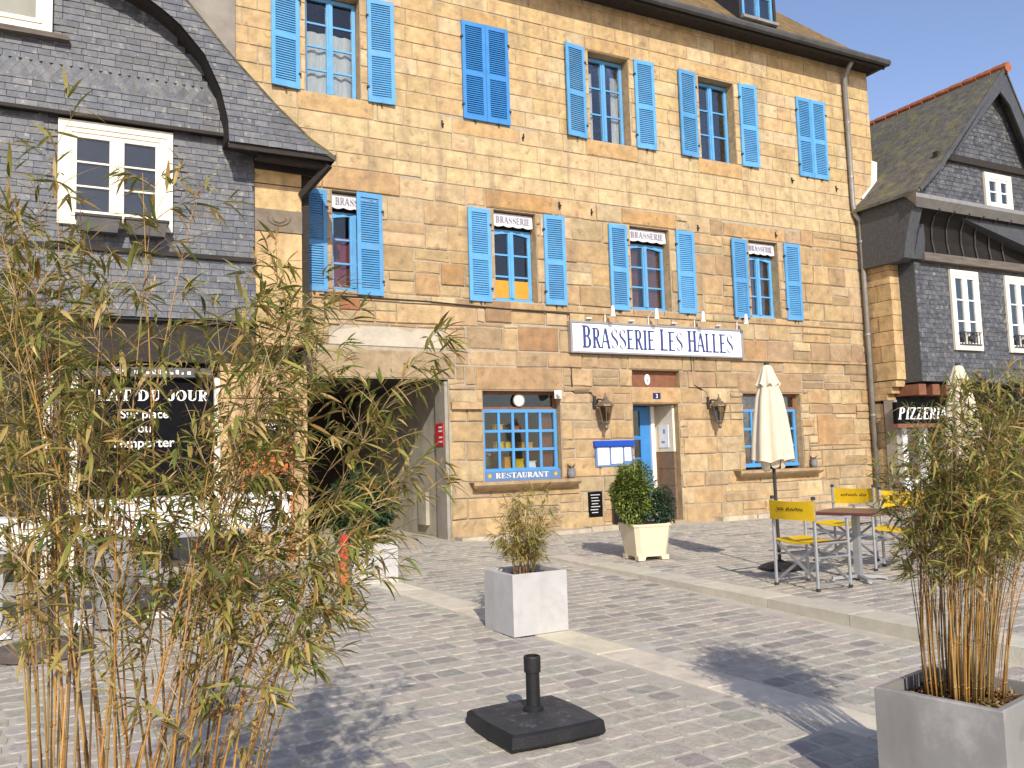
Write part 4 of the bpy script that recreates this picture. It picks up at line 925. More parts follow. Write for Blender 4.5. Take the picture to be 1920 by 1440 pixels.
r = thing('green_vase', 'dark green vase with a small white leaflet at the left end of the restaurant window', 'vase', (6.12, .3, 1.05)); q = MB(); q.tint = (.03, .08, .035); q.lathe([(.07, 0), (.09, .1), (.08, .22), (.045, .28)], (6.14, .30, 1.05), 12); q.build('vase', 'shrubleaf', r, smooth=True)
MB().box(6.04, 6.22, .252, .256, 1.30, 1.345).build('leaflet', 'paper', r)
# ================================================================== planters
def planter(name, label, c, size, h, rz, m_, z, group=None, wall=.03, taper=0):
    r = thing(name, label, 'planter', (c[0], c[1], z), group, rz); s = size / 2; q = MB(); b = s - taper
    o = [(-s, -s), (s, -s), (s, s), (-s, s)]; i = [(-s + wall, -s + wall), (s - wall, -s + wall), (s - wall, s - wall), (-s + wall, s - wall)]; lo = [(-b, -b), (b, -b), (b, b), (-b, b)]; c_ = .006
    V = [(x, y, 0) for x, y in lo] + [(x, y, h - c_) for x, y in o] + [(x * (1 - c_ / s), y * (1 - c_ / s), h) for x, y in o] + [(x, y, h) for x, y in i] + [(x, y, h - .12) for x, y in i]
    F = [(0, 3, 2, 1)] + [(L_ * 4 + k, L_ * 4 + (k + 1) % 4, L_ * 4 + 4 + (k + 1) % 4, L_ * 4 + 4 + k) for L_ in range(4) for k in range(4)]
    q.add(V, F); q.build('box', m_, r, local=True)
    e = MB(); n = 8; g_ = [[(-s + wall + (size - 2 * wall) * a / n, -s + wall + (size - 2 * wall) * b_ / n, h - .055 + rnd.uniform(-.015, .015)) for a in range(n + 1)] for b_ in range(n + 1)]
    e.add([p for row in g_ for p in row], [(b_ * (n + 1) + a, b_ * (n + 1) + a + 1, (b_ + 1) * (n + 1) + a + 1, (b_ + 1) * (n + 1) + a) for a in range(n) for b_ in range(n)]); e.build('soil', 'soil', r, smooth=True, local=True); return r
planter('cube_planter', 'pale grey cube planter with a small bamboo standing alone in mid square', (3.35, -6.20), .50, .48, R(1), 'planter', laneZ(-6.1) + .008, 'cube planters on the square')
planter('cube_planter', 'white cube planter with a laurel in front of the carriage entrance', (3.04, -3.15), .50, .45, R(-10), 'planter', laneZ(-3.2) + .008, 'cube planters on the square')
planter('cube_planter', 'big grey cube planter of tall bamboo cropped by the lower right corner', (3.29, -10.13), .50, .50, R(12), 'greyplanter', laneZ(-10.1) + .008, 'cube planters on the square')
planter('cube_planter', 'grey cube planter of the tall feathery bamboo on the left', (.12, -10.05), .60, .42, R(20), 'greyplanter', laneZ(-10) + .008, 'cube planters on the square')
r = thing('tapered_planter', 'cream tapered tub on short feet holding two clipped shrubs', 'planter', (6.42, -3.66, terZ(-3.6) + .01), None, R(-8))
q = MB(); s0, s1, h = .205, .262, .44
def ring8(s, z, c=.05): return [(-s + c, -s, z), (s - c, -s, z), (s, -s + c, z), (s, s - c, z), (s - c, s, z), (-s + c, s, z), (-s, s - c, z), (-s, -s + c, z)]
L_ = [ring8(s0, .045), ring8(s1 - .01, h - .03), ring8(s1, h - .03), ring8(s1, h), ring8(s1 - .035, h), ring8(s1 - .05, h - .1)]
q.add([p for l in L_ for p in l], [(i * 8 + k, i * 8 + (k + 1) % 8, (i + 1) * 8 + (k + 1) % 8, (i + 1) * 8 + k) for i in range(5) for k in range(8)] + [tuple(range(7, -1, -1))]); q.build('tub', 'creampot', r, local=True)
q = MB()
for sx in (-1, 1):
    for sy in (-1, 1): q.hexa([(sx * .208, sy * .208, 0), (sx * .12, sy * .208, 0), (sx * .12, sy * .12, 0), (sx * .208, sy * .12, 0)], [(sx * .212, sy * .212, .055), (sx * .10, sy * .212, .055), (sx * .10, sy * .10, .055), (sx * .212, sy * .10, .055)])
q.build('foot', 'creampot', r, local=True)
q = MB(); q.add(ring8(s1 - .045, h - .06), [tuple(range(8))]); q.build('soil', 'soil', r, local=True)
# ================================================================== foliage
def leaf_verts(L, W, droop=.25, fold=.3):
    P = []
    for k, (t, w_) in enumerate(((0, .12), (.22, .85), (.5, 1.0), (.78, .6), (1, .03))):
        z = -droop * L * t * t; P += [(t * L, -w_ * W / 2, z + fold * w_ * W / 2), (t * L, 0, z), (t * L, w_ * W / 2, z + fold * w_ * W / 2)]
    F = []
    for k in range(4):
        a = 3 * k; F += [(a, a + 3, a + 4, a + 1), (a + 1, a + 4, a + 5, a + 2)]
    return P, F
def frame_of(d, roll):
    d = Vector(d).normalized(); u = Vector((0, 0, 1)); s = u.cross(d)
    if s.length < .05: s = Vector((1, 0, 0))
    s.normalize(); n = d.cross(s); c, q = math.cos(roll), math.sin(roll)
    return Matrix((d, s * c + n * q, n * c - s * q)).transposed()
LEAFT = [(.135, .165, .030), (.20, .205, .045), (.09, .125, .026), (.33, .26, .075), (.44, .33, .125), (.26, .17, .05), (.27, .255, .065)]
class Foliage:
    def __init__(s, weights, L, W, tints=LEAFT, m_='leaf'):
        s.items = []; s.w = weights; s.L = L; s.W = W; s.t = tints; s.m = m_
    def put(s, p, d, sc_=1.0, roll=None, ti=None):
        s.items.append((Vector(p), Vector(d), sc_, rnd.uniform(-.7, .7) if roll is None else roll, rnd.choices(range(len(s.t)), s.w)[0] if ti is None else ti))
    def build(s, parent, off, maxn=300):
        shapes = []; meshes = []
        for ti, t in enumerate(s.t):
            row = []
            for dr in (.12, .35):
                V, F = leaf_verts(s.L, s.W, dr, .3); b = MB(); b.tint = t; b.add(V, F); row.append((V, F, b.mesh('leaf', s.m, smooth=True)))
            shapes.append(row)
        s.items.sort(key=lambda q: (not inview(q[0], 0), -q[2] ** 2 / max(.3, vdepth(q[0])) ** 2 * rnd.uniform(.8, 1.2)))
        rest = MB()
        for i, (p, d, k, roll, ti) in enumerate(s.items):
            V, F, me = shapes[ti][i % 2]; m = frame_of(d, roll)
            if i < maxn:
                o = bpy.data.objects.new('leaf', me); COL.objects.link(o); o.parent = parent
                o.matrix_local = Matrix.Translation(p - off) @ m.to_4x4() @ Matrix.Scale(k, 4)
            else:
                rest.tint = vary(s.t[ti], .2, .06); rest.add([p + m @ (Vector(v) * k) for v in V], F)
        if rest.v: rest.build('foliage', s.m, parent, smooth=True, kind='stuff')
def qpath(a, b, c, n):                            # quadratic Bezier points
    return [a * (1 - t) ** 2 + b * 2 * t * (1 - t) + c * t * t for t in [i / n for i in range(n + 1)]]
E1 = Vector((cr.x, cr.y, 0)).normalized(); E2 = Vector((cf.x, cf.y, 0)).normalized(); UP = Vector((0, 0, 1))
CANE = [(.34, .17, .04), (.38, .21, .055), (.28, .125, .03), (.22, .14, .04), (.13, .075, .03), (.30, .22, .09)]
def spray(fol, tw, p, d, nl, sc_, spread=.7):     # a leafy twig end
    d = d.normalized()
    for k in range(nl):
        a = rnd.uniform(0, 6.28); s_ = d.cross(UP + Vector((.01, 0, 0))).normalized(); n_ = s_.cross(d)
        dd = d + (s_ * math.cos(a) + n_ * math.sin(a)) * spread * rnd.uniform(.5, 1.2) + Vector((0, 0, rnd.uniform(-1.15, .15)))
        fol.put(p - d * rnd.uniform(0, .05) * sc_, dd, sc_ * rnd.uniform(.45, 1.3))
def bamboo(label, base, canes, fol, off_z, leaf_from, rad, br_len, br_n, nl, sc_, bare=0, group='bamboo plants in planters', maxn=300, dens=lambda t: 1):
    r = thing('bamboo_plant', label, 'bamboo', base, group); off = Vector(base); twigs = MB(); twigs.tint = (.34, .25, .12)
    for ci, (a, b, c, k) in enumerate(canes):
        n = 14; pts = qpath(a, b, c, n); rr = [rad * k * (1 - .8 * i / n) for i in range(n + 1)]
        q = MB(); q.tint = vary(rnd.choice(CANE), .15); q.tube(pts, rr, 6)
        for i in range(1, n, 2): d = (pts[i + 1] - pts[i]).normalized(); q.tube([pts[i] - d * .004, pts[i] + d * .004], rr[i] * 1.35, 6)
        q.build('cane', 'cane', r, smooth=True)
        for i in range(n + 1):
            t = i / n
            if t < leaf_from + rnd.uniform(-.08, .08): continue
            d = (pts[min(i + 1, n)] - pts[max(i - 1, 0)]).normalized()
            nb = br_n if rnd.random() < dens(t) else 0
            for _ in range(nb):
                az = rnd.uniform(0, 6.28); out = Vector((math.cos(az), math.sin(az), 0)); l = br_len * rnd.uniform(.4, 1.15) * (1.1 - .5 * t)
                e = d * rnd.uniform(.5, 1.0) + out * rnd.uniform(.4, .95) + Vector((0, 0, rnd.uniform(-.25, .1))); e.normalize()
                p0 = pts[i]; p2 = p0 + e * l + Vector((0, 0, -.10 * l)); p1 = p0 + e * l * .5 + UP * .05 * l
                tp = qpath(p0, p1, p2, 3); twigs.tint = vary(rnd.choice([(.34, .25, .12), (.42, .33, .17), (.22, .15, .06)]), .2); twigs.tube(tp, [rad * .28, rad * .22, rad * .16, rad * .1], 4, cap=False)
                if rnd.random() < bare: continue
                spray(fol, twigs, p2, p2 - tp[2], nl, sc_)
                if rnd.random() < .75:
                    s2 = (e + Vector((rnd.uniform(-.8, .8), rnd.uniform(-.8, .8), rnd.uniform(-.3, .5)))).normalized(); p3 = tp[2] + s2 * l * .45
                    twigs.tube([tp[2], p3], [rad * .16, rad * .08], 4, cap=False); spray(fol, twigs, p3, s2, max(2, nl - 1), sc_ * .9)
            if i == n: spray(fol, twigs, pts[n], d, nl, sc_)
    twigs.build('twigs', 'cane', r, kind='stuff'); fol.build(r, off, maxn); return r
# --- tall bamboo at the left edge
B0 = Vector((.12, -10.05, .12)); canes = []
P = lambda lat, dep, z: EYE * 1.0 + E1 * lat + E2 * dep + Vector((0, 0, z - EYE.z))
b_lat, b_dep = (B0 - EYE).dot(E1), (B0 - EYE).dot(E2)
def target(px, py, dep):                          # world point seen near a place in the spray, at its own depth
    return P((px - 960) / 1600 * dep, dep, EYE.z - (py - 868) / 1600 * dep)
spec = []
for k in range(30): spec.append((rnd.uniform(-90, 225), rnd.triangular(330, 800, 520), rnd.uniform(1.9, 2.6)))
spec += [(95, 245, 2.25), (60, 300, 2.3), (285, 330, 2.3), (262, 300, 2.2), (20, 360, 2.0), (370, 330, 2.35), (480, 470, 2.4), (520, 520, 2.5), (545, 560, 2.4)]
for k in range(20): spec.append((rnd.uniform(440, 610), rnd.uniform(560, 820), rnd.uniform(2.1, 2.8)))
spec += [(805, 650, 2.75), (830, 900, 2.8), (760, 710, 2.7), (760, 880, 2.6), (770, 890, 2.7), (700, 760, 2.6), (690, 1000, 2.5), (660, 1080, 2.4), (720, 930, 2.6), (640, 900, 2.5), (560, 980, 2.4), (560, 1120, 2.3), (480, 1080, 2.3), (430, 1150, 2.2), (610, 1020, 2.4), (735, 830, 2.65), (540, 1200, 2.2)]
for (px, py, dep) in spec:
    tip = target(px, py, dep); lat = (tip - EYE).dot(E1)
    fx = max(-.30, min(.30, (lat - b_lat) * .32)) + rnd.uniform(-.09, .09); a = B0 + E1 * fx + E2 * rnd.uniform(-.22, .24)
    h = tip.z - a.z; mid = a + (tip - a) * .5; mid += UP * (.10 * h + .18 * abs(lat - b_lat)) - E1 * (lat - b_lat) * .18
    canes.append((a, mid, tip, rnd.uniform(.75, 1.25)))
fol = Foliage((3.8, 5, 3.8, 4, 3.4, 2.8, 6), .080, .0105)
bamboo('tall feathery yellow-green bamboo spreading across the left side', (.12, -10.05, .14), canes, fol, 0, .36, .0038, .25, 3, 5, .90, bare=.26, dens=lambda t: .72)
# --- bamboo in the grey planter on the right
B1 = Vector((3.29, -10.13, .20)); canes = []
for k in range(120):
    a = rnd.uniform(0, 6.28); rr = .15 * math.sqrt(rnd.random()); u = Vector((math.cos(a) * rr, math.sin(a) * rr, 0)); s_ = rnd.uniform(1.1, 2.5)
    tip = B1 + u * s_ + Vector((rnd.gauss(0, .08), rnd.gauss(0, .08), rnd.uniform(.78, 1.30))) + E1 * .13
    canes.append((B1 + u, B1 + u * 1.35 + UP * .6 + E1 * .02, tip, rnd.uniform(.6, 1.3)))
fol = Foliage((5, 5.5, 2.6, 3, 2.2, 1.4, 6.5), .082, .0105)
bamboo('bushy bamboo with orange canes in the big grey planter at the right', tuple(B1), canes, fol, 0, .45, .0030, .19, 3, 3, .85, bare=.15, dens=lambda t: .72)
dl = MB()
for k in range(170):
    a = rnd.uniform(-.16, .16); b_ = rnd.uniform(-.16, .16); V, F = leaf_verts(rnd.uniform(.04, .09), .011, .05, .2); dl.tint = vary(rnd.choice([(.40, .29, .12), (.30, .20, .08), (.20, .12, .05)]), .2); m_ = frame_of((math.cos(k), math.sin(k), rnd.uniform(-.2, .3)), rnd.uniform(-.6, .6))
    dl.add([Vector((3.29, -10.13, laneZ(-10.1) + .465)) + Vector((a, b_, rnd.uniform(0, .012))) + m_ @ Vector(v) for v in V], F)
dl.build('dry_leaves', 'leaf', bpy.data.objects['cube_planter.002'], kind='stuff', local=False)
# --- small bamboo in the middle planter
B2 = Vector((3.35, -6.20, laneZ(-6.1) + .43)); canes = []
for k in range(26):
    a = rnd.uniform(0, 6.28); rr = .10 * math.sqrt(rnd.random()); u = Vector((math.cos(a) * rr, math.sin(a) * rr, 0))
    tip = B2 + u * rnd.uniform(1.3, 2.9) + Vector((rnd.gauss(0, .05), rnd.gauss(0, .05), rnd.triangular(.22, .80, .5)))
    canes.append((B2 + u, B2 + u * 1.2 + UP * .25, tip, rnd.uniform(.7, 1.1)))
fol = Foliage((3, 5, 2, 5, 4, 1.5, 6), .085, .0105)
bamboo('small straw-green bamboo in the pale cube planter in mid square', tuple(B2), canes, fol, 0, .2, .0036, .12, 3, 3, .85, bare=.15, dens=lambda t: .8, maxn=300)
# --- shrubs
def shrub(label, c, rx, rz_, n, L, W, tints, clumps=9, low=.0):
    r = thing('clipped_shrub', label, 'shrub', c, None); q = MB(); q.tint = (.12, .08, .05); C_ = Vector(c)
    for k in range(7):
        a = rnd.uniform(0, 6.28); q.tube([C_ + Vector((.02 * math.cos(a), .02 * math.sin(a), -.12)), C_ + Vector((rx * .4 * math.cos(a), rx * .4 * math.sin(a), rz_ * .8)), C_ + Vector((rx * .7 * math.cos(a), rx * .7 * math.sin(a), rz_ * 1.5))], [.012, .008, .003], 5)
    q.build('trunk', 'cane', r); f = Foliage([1] * len(tints), L, W, tints, 'shrubleaf')
    cl = [Vector((rnd.gauss(0, .45), rnd.gauss(0, .45), rnd.uniform(-.7, .75))) for _ in range(clumps)]
    while len(f.items) < n:
        u = Vector((rnd.gauss(0, 1), rnd.gauss(0, 1), rnd.gauss(0, 1))).normalized() * (rnd.random() ** .3)
        bump = 1 + .22 * math.sin(5 * u.x + 3 * u.z + c[0]) * math.cos(4 * u.y - 3 * u.z)
        p = C_ + Vector((u.x * rx * bump, u.y * rx * bump, rz_ + u.z * rz_ * bump))
        f.put(p, u + Vector((rnd.gauss(0, .5), rnd.gauss(0, .5), rnd.gauss(.2, .5))), rnd.uniform(.6, 1.25))
    f.build(r, C_, 150); return r
G1 = [(.15, .19, .03), (.115, .155, .028), (.19, .215, .045), (.08, .115, .024)]; G2 = [(.04, .075, .04), (.03, .058, .034), (.055, .09, .052)]
zt = terZ(-3.6) + .40
shrub('large bright green clipped shrub in the cream tub', (6.30, -3.61, zt), .265, .39, 7000, .045, .022, G1); shrub('smaller dark bluish shrub at the right of the cream tub', (6.615, -3.78, zt), .145, .235, 3000, .036, .018, G2)
shrub('dark green laurel in the white planter by the carriage entrance', (2.95, -3.12, laneZ(-3.1) + .42), .34, .38, 1800, .095, .036, [(.03, .075, .025), (.045, .09, .03), (.025, .055, .022)])
# ================================================================== parasol base in the foreground
zb = laneZ(-8.35) + .012
r = thing('parasol_base', 'black square parasol base with an empty tube standing in the foreground', 'parasol base', (2.235, -8.35, zb), None, R(0))
def superring(s, z, bow=.06, n=8):
    P = []
    for k in range(4):
        a = math.pi / 2 * k; c, q_ = math.cos(a), math.sin(a)
        for i in range(n):
            t = -1 + 2 * i / n; x = s * (1 - .0) + bow * s * (1 - t * t); y = t * s; P.append((x * c - y * q_, x * q_ + y * c, z))
    return P
q = MB(); rings = [superring(.270, 0), superring(.276, .012), superring(.276, .014), superring(.270, .066), superring(.256, .078), superring(.215, .085), superring(.05, .098)]
n = len(rings[0]); q.add([p for x in rings for p in x], [(i * n + k, i * n + (k + 1) % n, (i + 1) * n + (k + 1) % n, (i + 1) * n + k) for i in range(len(rings) - 1) for k in range(n)] + [tuple((len(rings) - 1) * n + k for k in range(n)), tuple(range(n - 1, -1, -1))])
for f_i, f in enumerate(q.f): q.mi[f_i] = 1 if f_i >= 4 * n else 0
o = q.build('foot', ['black', 'blacktop'], r, local=True)
q = MB(); q.lathe([(.055, .09), (.055, .112), (.044, .122), (.038, .126), (.037, .295), (.045, .298), (.046, .375), (.043, .382), (.034, .382), (.034, .30)], (0, 0, 0), 24, cap=False); q.lathe([(.034, .29), (.0, .29)], (0, 0, 0), 24, cap=False); q.build('tube', 'black', r, smooth=False, local=True)
q = MB(); q.box(-.285, -.272, -.07, .07, .022, .05); q.build('handle_slot', 'soil', r, local=True)
# ================================================================== closed parasols
def parasol(label, x, y, h, hem, seed, base=True):
    z = terZ(y) + .01; r = thing('closed_parasol', label, 'parasol', (x, y, z), 'closed cream parasols on the terrace'); g_ = random.Random(seed)
    q = MB(); q.lathe([(.23, 0), (.23, .025), (.16, .06), (.06, .085), (.03, .10)], (0, 0, 0), 24); q.build('base', 'black', r, local=True)
    q = MB(); q.tube([(0, 0, .02), (-.012, 0, h * .5), (-.035, 0, h - .02)], .019, 10); q.build('pole', 'iron', r, local=True)
    q = MB(); n = 48; rows = []; zz = [hem - .0, hem + .03, hem + .18, hem + .45, hem + .7, h - .20, h - .14]
    R0 = [.245, .24, .23, .198, .158, .102, .087]
    ph = [g_.uniform(-.5, .5) for _ in range(8)]
    for j, (z_, r_) in enumerate(zip(zz, R0)):
        row = []
        for k in range(n):
            a = 2 * math.pi * k / n; f = abs(math.sin(4 * a + ph[int(a * 8 / 6.3) % 8] * .5 + .25 * z_)); depth_ = .42 * (1 - .45 * j / 6)
            rr = r_ * (1 - depth_ * (1 - f ** .6)) * (1 + .05 * math.sin(a * 3 + ph[0] * 6)); tw = a + .12 * (z_ - hem)
            row.append((rr * math.cos(tw) - .035 * z_ / h, rr * math.sin(tw), z_ + (.03 * f - .02 + .012 * math.sin(3 * a) if j == 0 else 0)))
        rows.append(row)
    q.add([p for w_ in rows for p in w_], [(j * n + k, j * n + (k + 1) % n, (j + 1) * n + (k + 1) % n, (j + 1) * n + k) for j in range(len(rows) - 1) for k in range(n)]); q.build('canopy', 'canvas', r, smooth=True, local=True)
    q = MB(); rows = []
    for j, (z_, r_) in enumerate(((h - .235, .128), (h - .17, .108), (h - .08, .078), (h - .01, .055), (h + .01, .02))):
        rows.append([((r_ * (1 + .16 * math.sin(8 * 2 * math.pi * k / n) * (1 - j / 4))) * math.cos(2 * math.pi * k / n) - .035, (r_ * (1 + .16 * math.sin(8 * 2 * math.pi * k / n) * (1 - j / 4))) * math.sin(2 * math.pi * k / n), z_ + (.025 * math.sin(8 * 2 * math.pi * k / n) if j == 0 else 0)) for k in range(n)])
    q.add([p for w_ in rows for p in w_], [(j * n + k, j * n + (k + 1) % n, (j + 1) * n + (k + 1) % n, (j + 1) * n + k) for j in range(len(rows) - 1) for k in range(n)]); q.build('vent_cap', 'canvas', r, smooth=True, local=True)
    q = MB(); q.lathe([(.03, 0), (.03, .025), (.015, .035)], (-.035, 0, h + .005), 10); q.build('finial', 'iron', r, local=True)
    q = MB()
    for k in range(8):
        a = 2 * math.pi * k / 8 + .2; rr = .12; c = Vector((rr * math.cos(a) - .015, rr * math.sin(a), hem + .05)); t = Vector((-math.sin(a), math.cos(a), 0)) * .055; o_ = Vector((math.cos(a), math.sin(a), 0)) * .03
        dz = Vector((0, 0, -g_.uniform(.09, .16))); q.add([c - t + o_, c + t + o_, c + t * .7 + dz, c - t * .7 + dz, c + dz * 1.15 - o_], [(0, 1, 2, 3), (3, 2, 4)])
    q.build('inner_folds', 'canvas', r, smooth=True, local=True)
    q = MB()
    for k in range(8): a = 2 * math.pi * k / 8; q.tube([(.03 * math.cos(a), .03 * math.sin(a), hem + .9), (.055 * math.cos(a), .055 * math.sin(a), hem - .04)], .006, 4)
    q.build('rib', 'iron', r, local=True); return r
parasol('closed cream parasol on a black pole behind the nearest yellow chair', 7.04, -5.31, 2.27, 1.20, 3); parasol('closed cream parasol seen through the bamboo at the right', 9.72, -5.78, 2.28, 1.15, 5)
# ================================================================== director chairs and table
def chair_proto():
    r = thing('director_chair', '', 'chair', (0, 0, 0), 'yellow director chairs on the terrace'); w2, d2 = .265, .215; AL = 'alu'
    for sx in (-1, 1):
        for sy in (-1, 1):
            q = MB(); q.tube([(sx * d2, sy * w2, 0), (sx * d2, sy * w2, .86 if sx < 0 else .66)], .016, 8); q.build('leg', AL, r, local=True)
    q = MB()
    for sy in (-1, 1): q.tube([(-d2, sy * w2, .43), (d2, sy * w2, .43)], .012, 6); q.tube([(-d2, sy * w2, .30), (d2, sy * w2, .30)], .010, 6); q.tube([(-d2, sy * w2, .05), (d2, sy * w2, .05)], .009, 6)
    q.build('side_rail', AL, r, local=True)
    for sx in (-1, 1):
        q = MB(); o_ = .022 * sx
        q.bar((sx * d2 - o_, -w2, .06), (sx * d2 - o_, w2, .43), .026, .012, up=(1, 0, 0)); q.bar((sx * d2 - o_ * 1.8, w2, .06), (sx * d2 - o_ * 1.8, -w2, .43), .026, .012, up=(1, 0, 0)); q.build('cross_brace', AL, r, local=True)
    for sy in (-1, 1): q = MB(); q.bar((-d2 - .02, sy * w2, .665), (d2 + .04, sy * w2, .665), .05, .018); q.build('armrest', AL, r, local=True)
    q = MB(); n = 8; T = []; 
    for i in range(n + 1):
        y = -w2 + 2 * w2 * i / n; z = .455 - .028 * (1 - (2 * i / n - 1) ** 2); T += [(-d2 + .01, y, z), (d2 + .005, y, z), (d2 + .005, y, z - .012), (-d2 + .01, y, z - .012)]
    q.add(T, [(4 * i + k, 4 * i + (k + 1) % 4, 4 * i + 4 + (k + 1) % 4, 4 * i + 4 + k) for i in range(n) for k in range(4)]); q.build('seat', 'yellow', r, smooth=False, local=True)
    q = MB(); n = 10; T = []
    for i in range(n + 1):
        t = 2 * i / n - 1; y = (w2 + .022) * t; b = -.03 * (1 - t * t); sag = .010 * (1 - t * t)
        T += [(-d2 - .02 + b, y, .645 + sag * .5), (-d2 - .02 + b - .004, y, .835 - sag), (-d2 - .008 + b, y, .835 - sag), (-d2 - .004 + b, y, .645 + sag * .5)]
    q.add(T, [(4 * i + k, 4 * i + (k + 1) % 4, 4 * i + 4 + (k + 1) % 4, 4 * i + 4 + k) for i in range(n) for k in range(4)]); q.build('backrest', 'yellow', r, local=True)
    q = MB()
    for side in (0, 1):
        y = -.17; i = 0; k_ = random.Random(4)
        while y < .16:
            wd_ = k_.uniform(.014, .022); hh = k_.uniform(.018, .03); xx = -d2 - .02 - .03 * (1 - (y / .287) ** 2) + (-.0065 if side == 0 else .0165)
            if i != 9: q.box(xx - .001, xx + .001, y, y + wd_ * .35, .74, .74 + hh); q.box(xx - .001, xx + .001, y + wd_ * .35, y + wd_, .74 + (hh - .006 if i % 2 else 0), .74 + (hh if i % 2 else .007))
            y += wd_ + .006; i += 1
    q.build('print', 'ink', r, local=True)
    q = MB()
    for sy in (-1, 1):
        q.lathe([(.02, 0), (.02, .03)], (-d2, sy * w2, .845), 8)
        for sx in (-1, 1): q.lathe([(.021, 0), (.021, .025)], (sx * d2, sy * w2, -.003), 8)
    q.build('end_cap', 'iron', r, local=True); return r
c1 = chair_proto()
for i, (x, y, a, l) in enumerate(((6.46, -6.33, 0, 'nearest yellow director chair, beside the parasol pole with its back to the left'), (8.12, -5.28, 190, 'yellow director chair behind the table with its lettered back against the stone wall'), (8.04, -6.15, 208, 'yellow director chair at the right of the table, half behind the bamboo'))):
    o = c1 if i == 0 else copy_tree(c1); o.location = (x, y, terZ(y) + .01); o.rotation_euler = (0, 0, R(a)); o['label'] = l
x, y = 7.10, -6.33; r = thing('terrace_table', 'square dark red topped table on an aluminium column between the yellow chairs', 'table', (x, y, terZ(y) + .01), None, R(17))
q = MB(); q.box(-.34, .34, -.34, .34, .665, .69); q.build('table_top', 'tabletop', r, local=True); q = MB(); q.box(-.343, .343, -.343, .343, .66, .686); q.build('edge', 'tabletop', r, local=True)
q = MB(); q.box(-.035, .035, -.03, .03, .03, .665); q.box(-.16, .16, -.16, .16, .645, .66); q.build('column', 'alu', r, local=True)
for k in range(4): q = MB(); a = math.pi / 2 * k + .78; q.bar((0, 0, .04), (.27 * math.cos(a), .27 * math.sin(a), .022), .045, .03); q.lathe([(.025, 0), (.02, .012)], (.265 * math.cos(a), .265 * math.sin(a), 0), 10); q.build('foot', 'alu', r, local=True)
# ================================================================== things behind the left bamboo
z = laneZ(-4.1)
def counter(label, x0, x1, y, zb, zt_, legs):
    r = thing('terrace_counter', label, 'counter', ((x0 + x1) / 2, y, z), 'white counters of the terrace on the left'); q = MB(); q.box(x0, x1, y - .02, y + .02, zb, zt_); q.build('front_panel', 'white', r)
    q = MB(); q.box(x0 - .02, x1 + .02, y - .04, y + .42, zt_ + .002, zt_ + .035); q.build('counter_top', 'white', r); q = MB(); q.box(x0, x1, y - .035, y - .021, zb - .03, zb + .02); q.build('edge_rail', 'alu', r)
    for lx in legs:
        q = MB(); q.box(lx - .035, lx - .012, y + .04, y + .07, z + .02, zb); q.box(lx + .012, lx + .035, y + .04, y + .07, z + .02, zb); q.build('leg', 'alu', r); q = MB(); q.hexa([(lx - .11, y - .10, z + .012), (lx + .11, y - .10, z + .012), (lx + .11, y + .18, z + .012), (lx - .11, y + .18, z + .012)], [(lx - .05, y, z + .05), (lx + .05, y, z + .05), (lx + .05, y + .1, z + .05), (lx - .05, y + .1, z + .05)]); q.build('foot', 'white', r)
counter('long white counter on silver legs in front of the lettered shop window', .02, 1.95, -3.95, .64, .95, (.10, .74, 1.85)); counter('white counter with a silver edge at the left end, behind the bamboo stems', -2.3, -.10, -4.2, .62, .84, (-1.9, -.5))
r = thing('bucket_chair', 'grey bucket chair tucked under the long white counter', 'chair', (.36, -4.25, z), None, R(15)); q = MB(); n = 12; rows = []
for j, (zz, rr) in enumerate(((.02, .15), (.22, .17), (.40, .21), (.46, .23))): rows.append([(rr * math.cos(math.pi * k / n * 2), rr * math.sin(math.pi * k / n * 2), zz) for k in range(n)])
q.add([p for w_ in rows for p in w_], [(j * n + k, j * n + (k + 1) % n, (j + 1) * n + (k + 1) % n, (j + 1) * n + k) for j in range(3) for k in range(n)] + [tuple(3 * n + k for k in range(n))]); q.build('seat', 'greyseat', r, smooth=False, local=True)
q = MB(); T = []
for j, zz in enumerate((.45, .58, .70, .74)):
    for k in range(9): a = math.pi * (.05 + .9 * k / 8); rr = .235 + .02 * j; T.append((rr * math.cos(a), rr * math.sin(a), zz - (0 if 1 < k < 7 else .08 * j)))
q.add(T + [(x * .92, y_ * .92, z_) for x, y_, z_ in T], [f for j in range(3) for k in range(8) for f in ((j * 9 + k, j * 9 + k + 1, j * 9 + k + 10, j * 9 + k + 9), (36 + j * 9 + k, 36 + j * 9 + k + 9, 36 + j * 9 + k + 10, 36 + j * 9 + k + 1))]); q.build('backrest', 'greyseat', r, smooth=True, local=True)
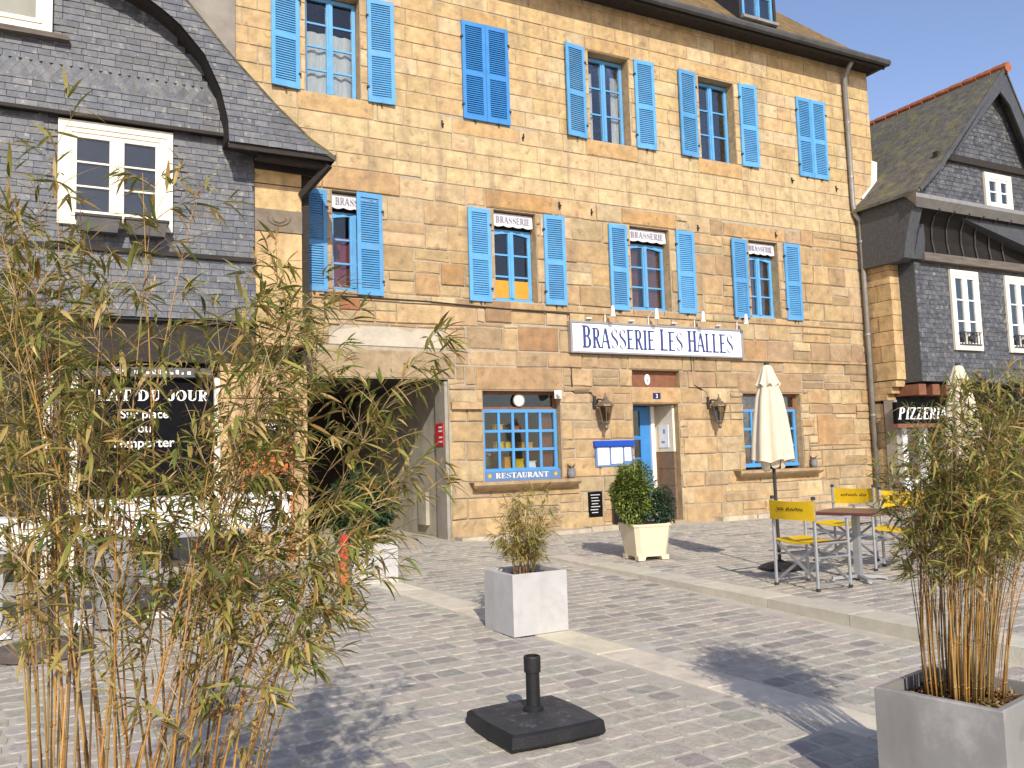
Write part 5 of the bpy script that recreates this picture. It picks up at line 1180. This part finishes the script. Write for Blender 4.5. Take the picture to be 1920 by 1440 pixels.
def wicker(label, x, y, a):
    r = thing('wicker_chair', label, 'chair', (x, y, laneZ(y) + .01), 'dark brown chairs by the white counter', R(a)); q = MB(); q.box(-.22, .22, -.21, .21, .40, .45); q.build('seat', 'brownseat', r, local=True)
    q = MB(); P = [(-.22, .2, .45), (.22, .2, .45), (.22, .22, .68), (.17, .235, .77), (.08, .24, .81), (-.08, .24, .81), (-.17, .235, .77), (-.22, .22, .68)]; q.prism(P, (0, .03, 0)); q.build('backrest', 'brownseat', r, local=True)
    for sx in (-1, 1):
        for sy in (-1, 1): q = MB(); q.tube([(sx * .2, sy * .19, 0), (sx * .19, sy * .18, .42)], .016, 6); q.build('leg', 'brownseat', r, local=True)
wicker('dark brown round backed chair under the middle of the white counter', .75, -3.55, 8); wicker('dark brown chair under the right half of the white counter', 1.45, -3.5, -6)
r = thing('round_parasol_base', 'brown round parasol foot with a short tube behind the left bamboo stems', 'parasol base', (-.14, -5.0, laneZ(-5) + .01)); q = MB(); q.lathe([(.33, 0), (.335, .05), (.30, .075), (.08, .10)], (0, 0, 0), 32); q.build('plate', 'basebrown', r, local=True); q = MB(); q.lathe([(.055, .09), (.055, .40), (.045, .40)], (.02, .02, 0), 16); q.build('tube', 'basebrown', r, local=True)
r = thing('menu_stand', 'dark pizzeria menu stand with an orange lower half against the stone pier', 'menu board', (2.32, -1.0, laneZ(-1)), None); q = MB(); q.box(1.98, 2.68, -1.0, -.96, 1.62, 1.86); q.build('header', 'chalk', r); q = MB(); q.box(2.0, 2.66, -.99, -.965, .72, 1.6); q.build('lower_panel', 'chalk', r); q = MB(); q.box(2.06, 2.60, -.997, -.9905, 1.12, 1.52); q.build('orange_poster', 'orange', r); q = MB()
for x_ in (2.0, 2.62): q.box(x_, x_ + .04, -1.02, -.95, -.03, 1.62)
q.build('leg', 'orange', r); font_mesh('pizzeria', .16, 'lettering', 'paper', r, (2.33, -1.002, 1.73), off=Vector(r.location)); font_mesh('es', .11, 'lettering', 'paper', r, (2.56, -1.002, 1.645), off=Vector(r.location))
r = thing('bollard', 'slim red and orange post beside the white planter', 'post', (2.66, -3.35, laneZ(-3.3))); q = MB(); q.box(2.62, 2.70, -3.38, -3.32, .18, .48); q.build('upper_half', 'red', r); q = MB(); q.box(2.617, 2.703, -3.383, -3.317, laneZ(-3.3), .18); q.build('lower_half', 'orange', r)
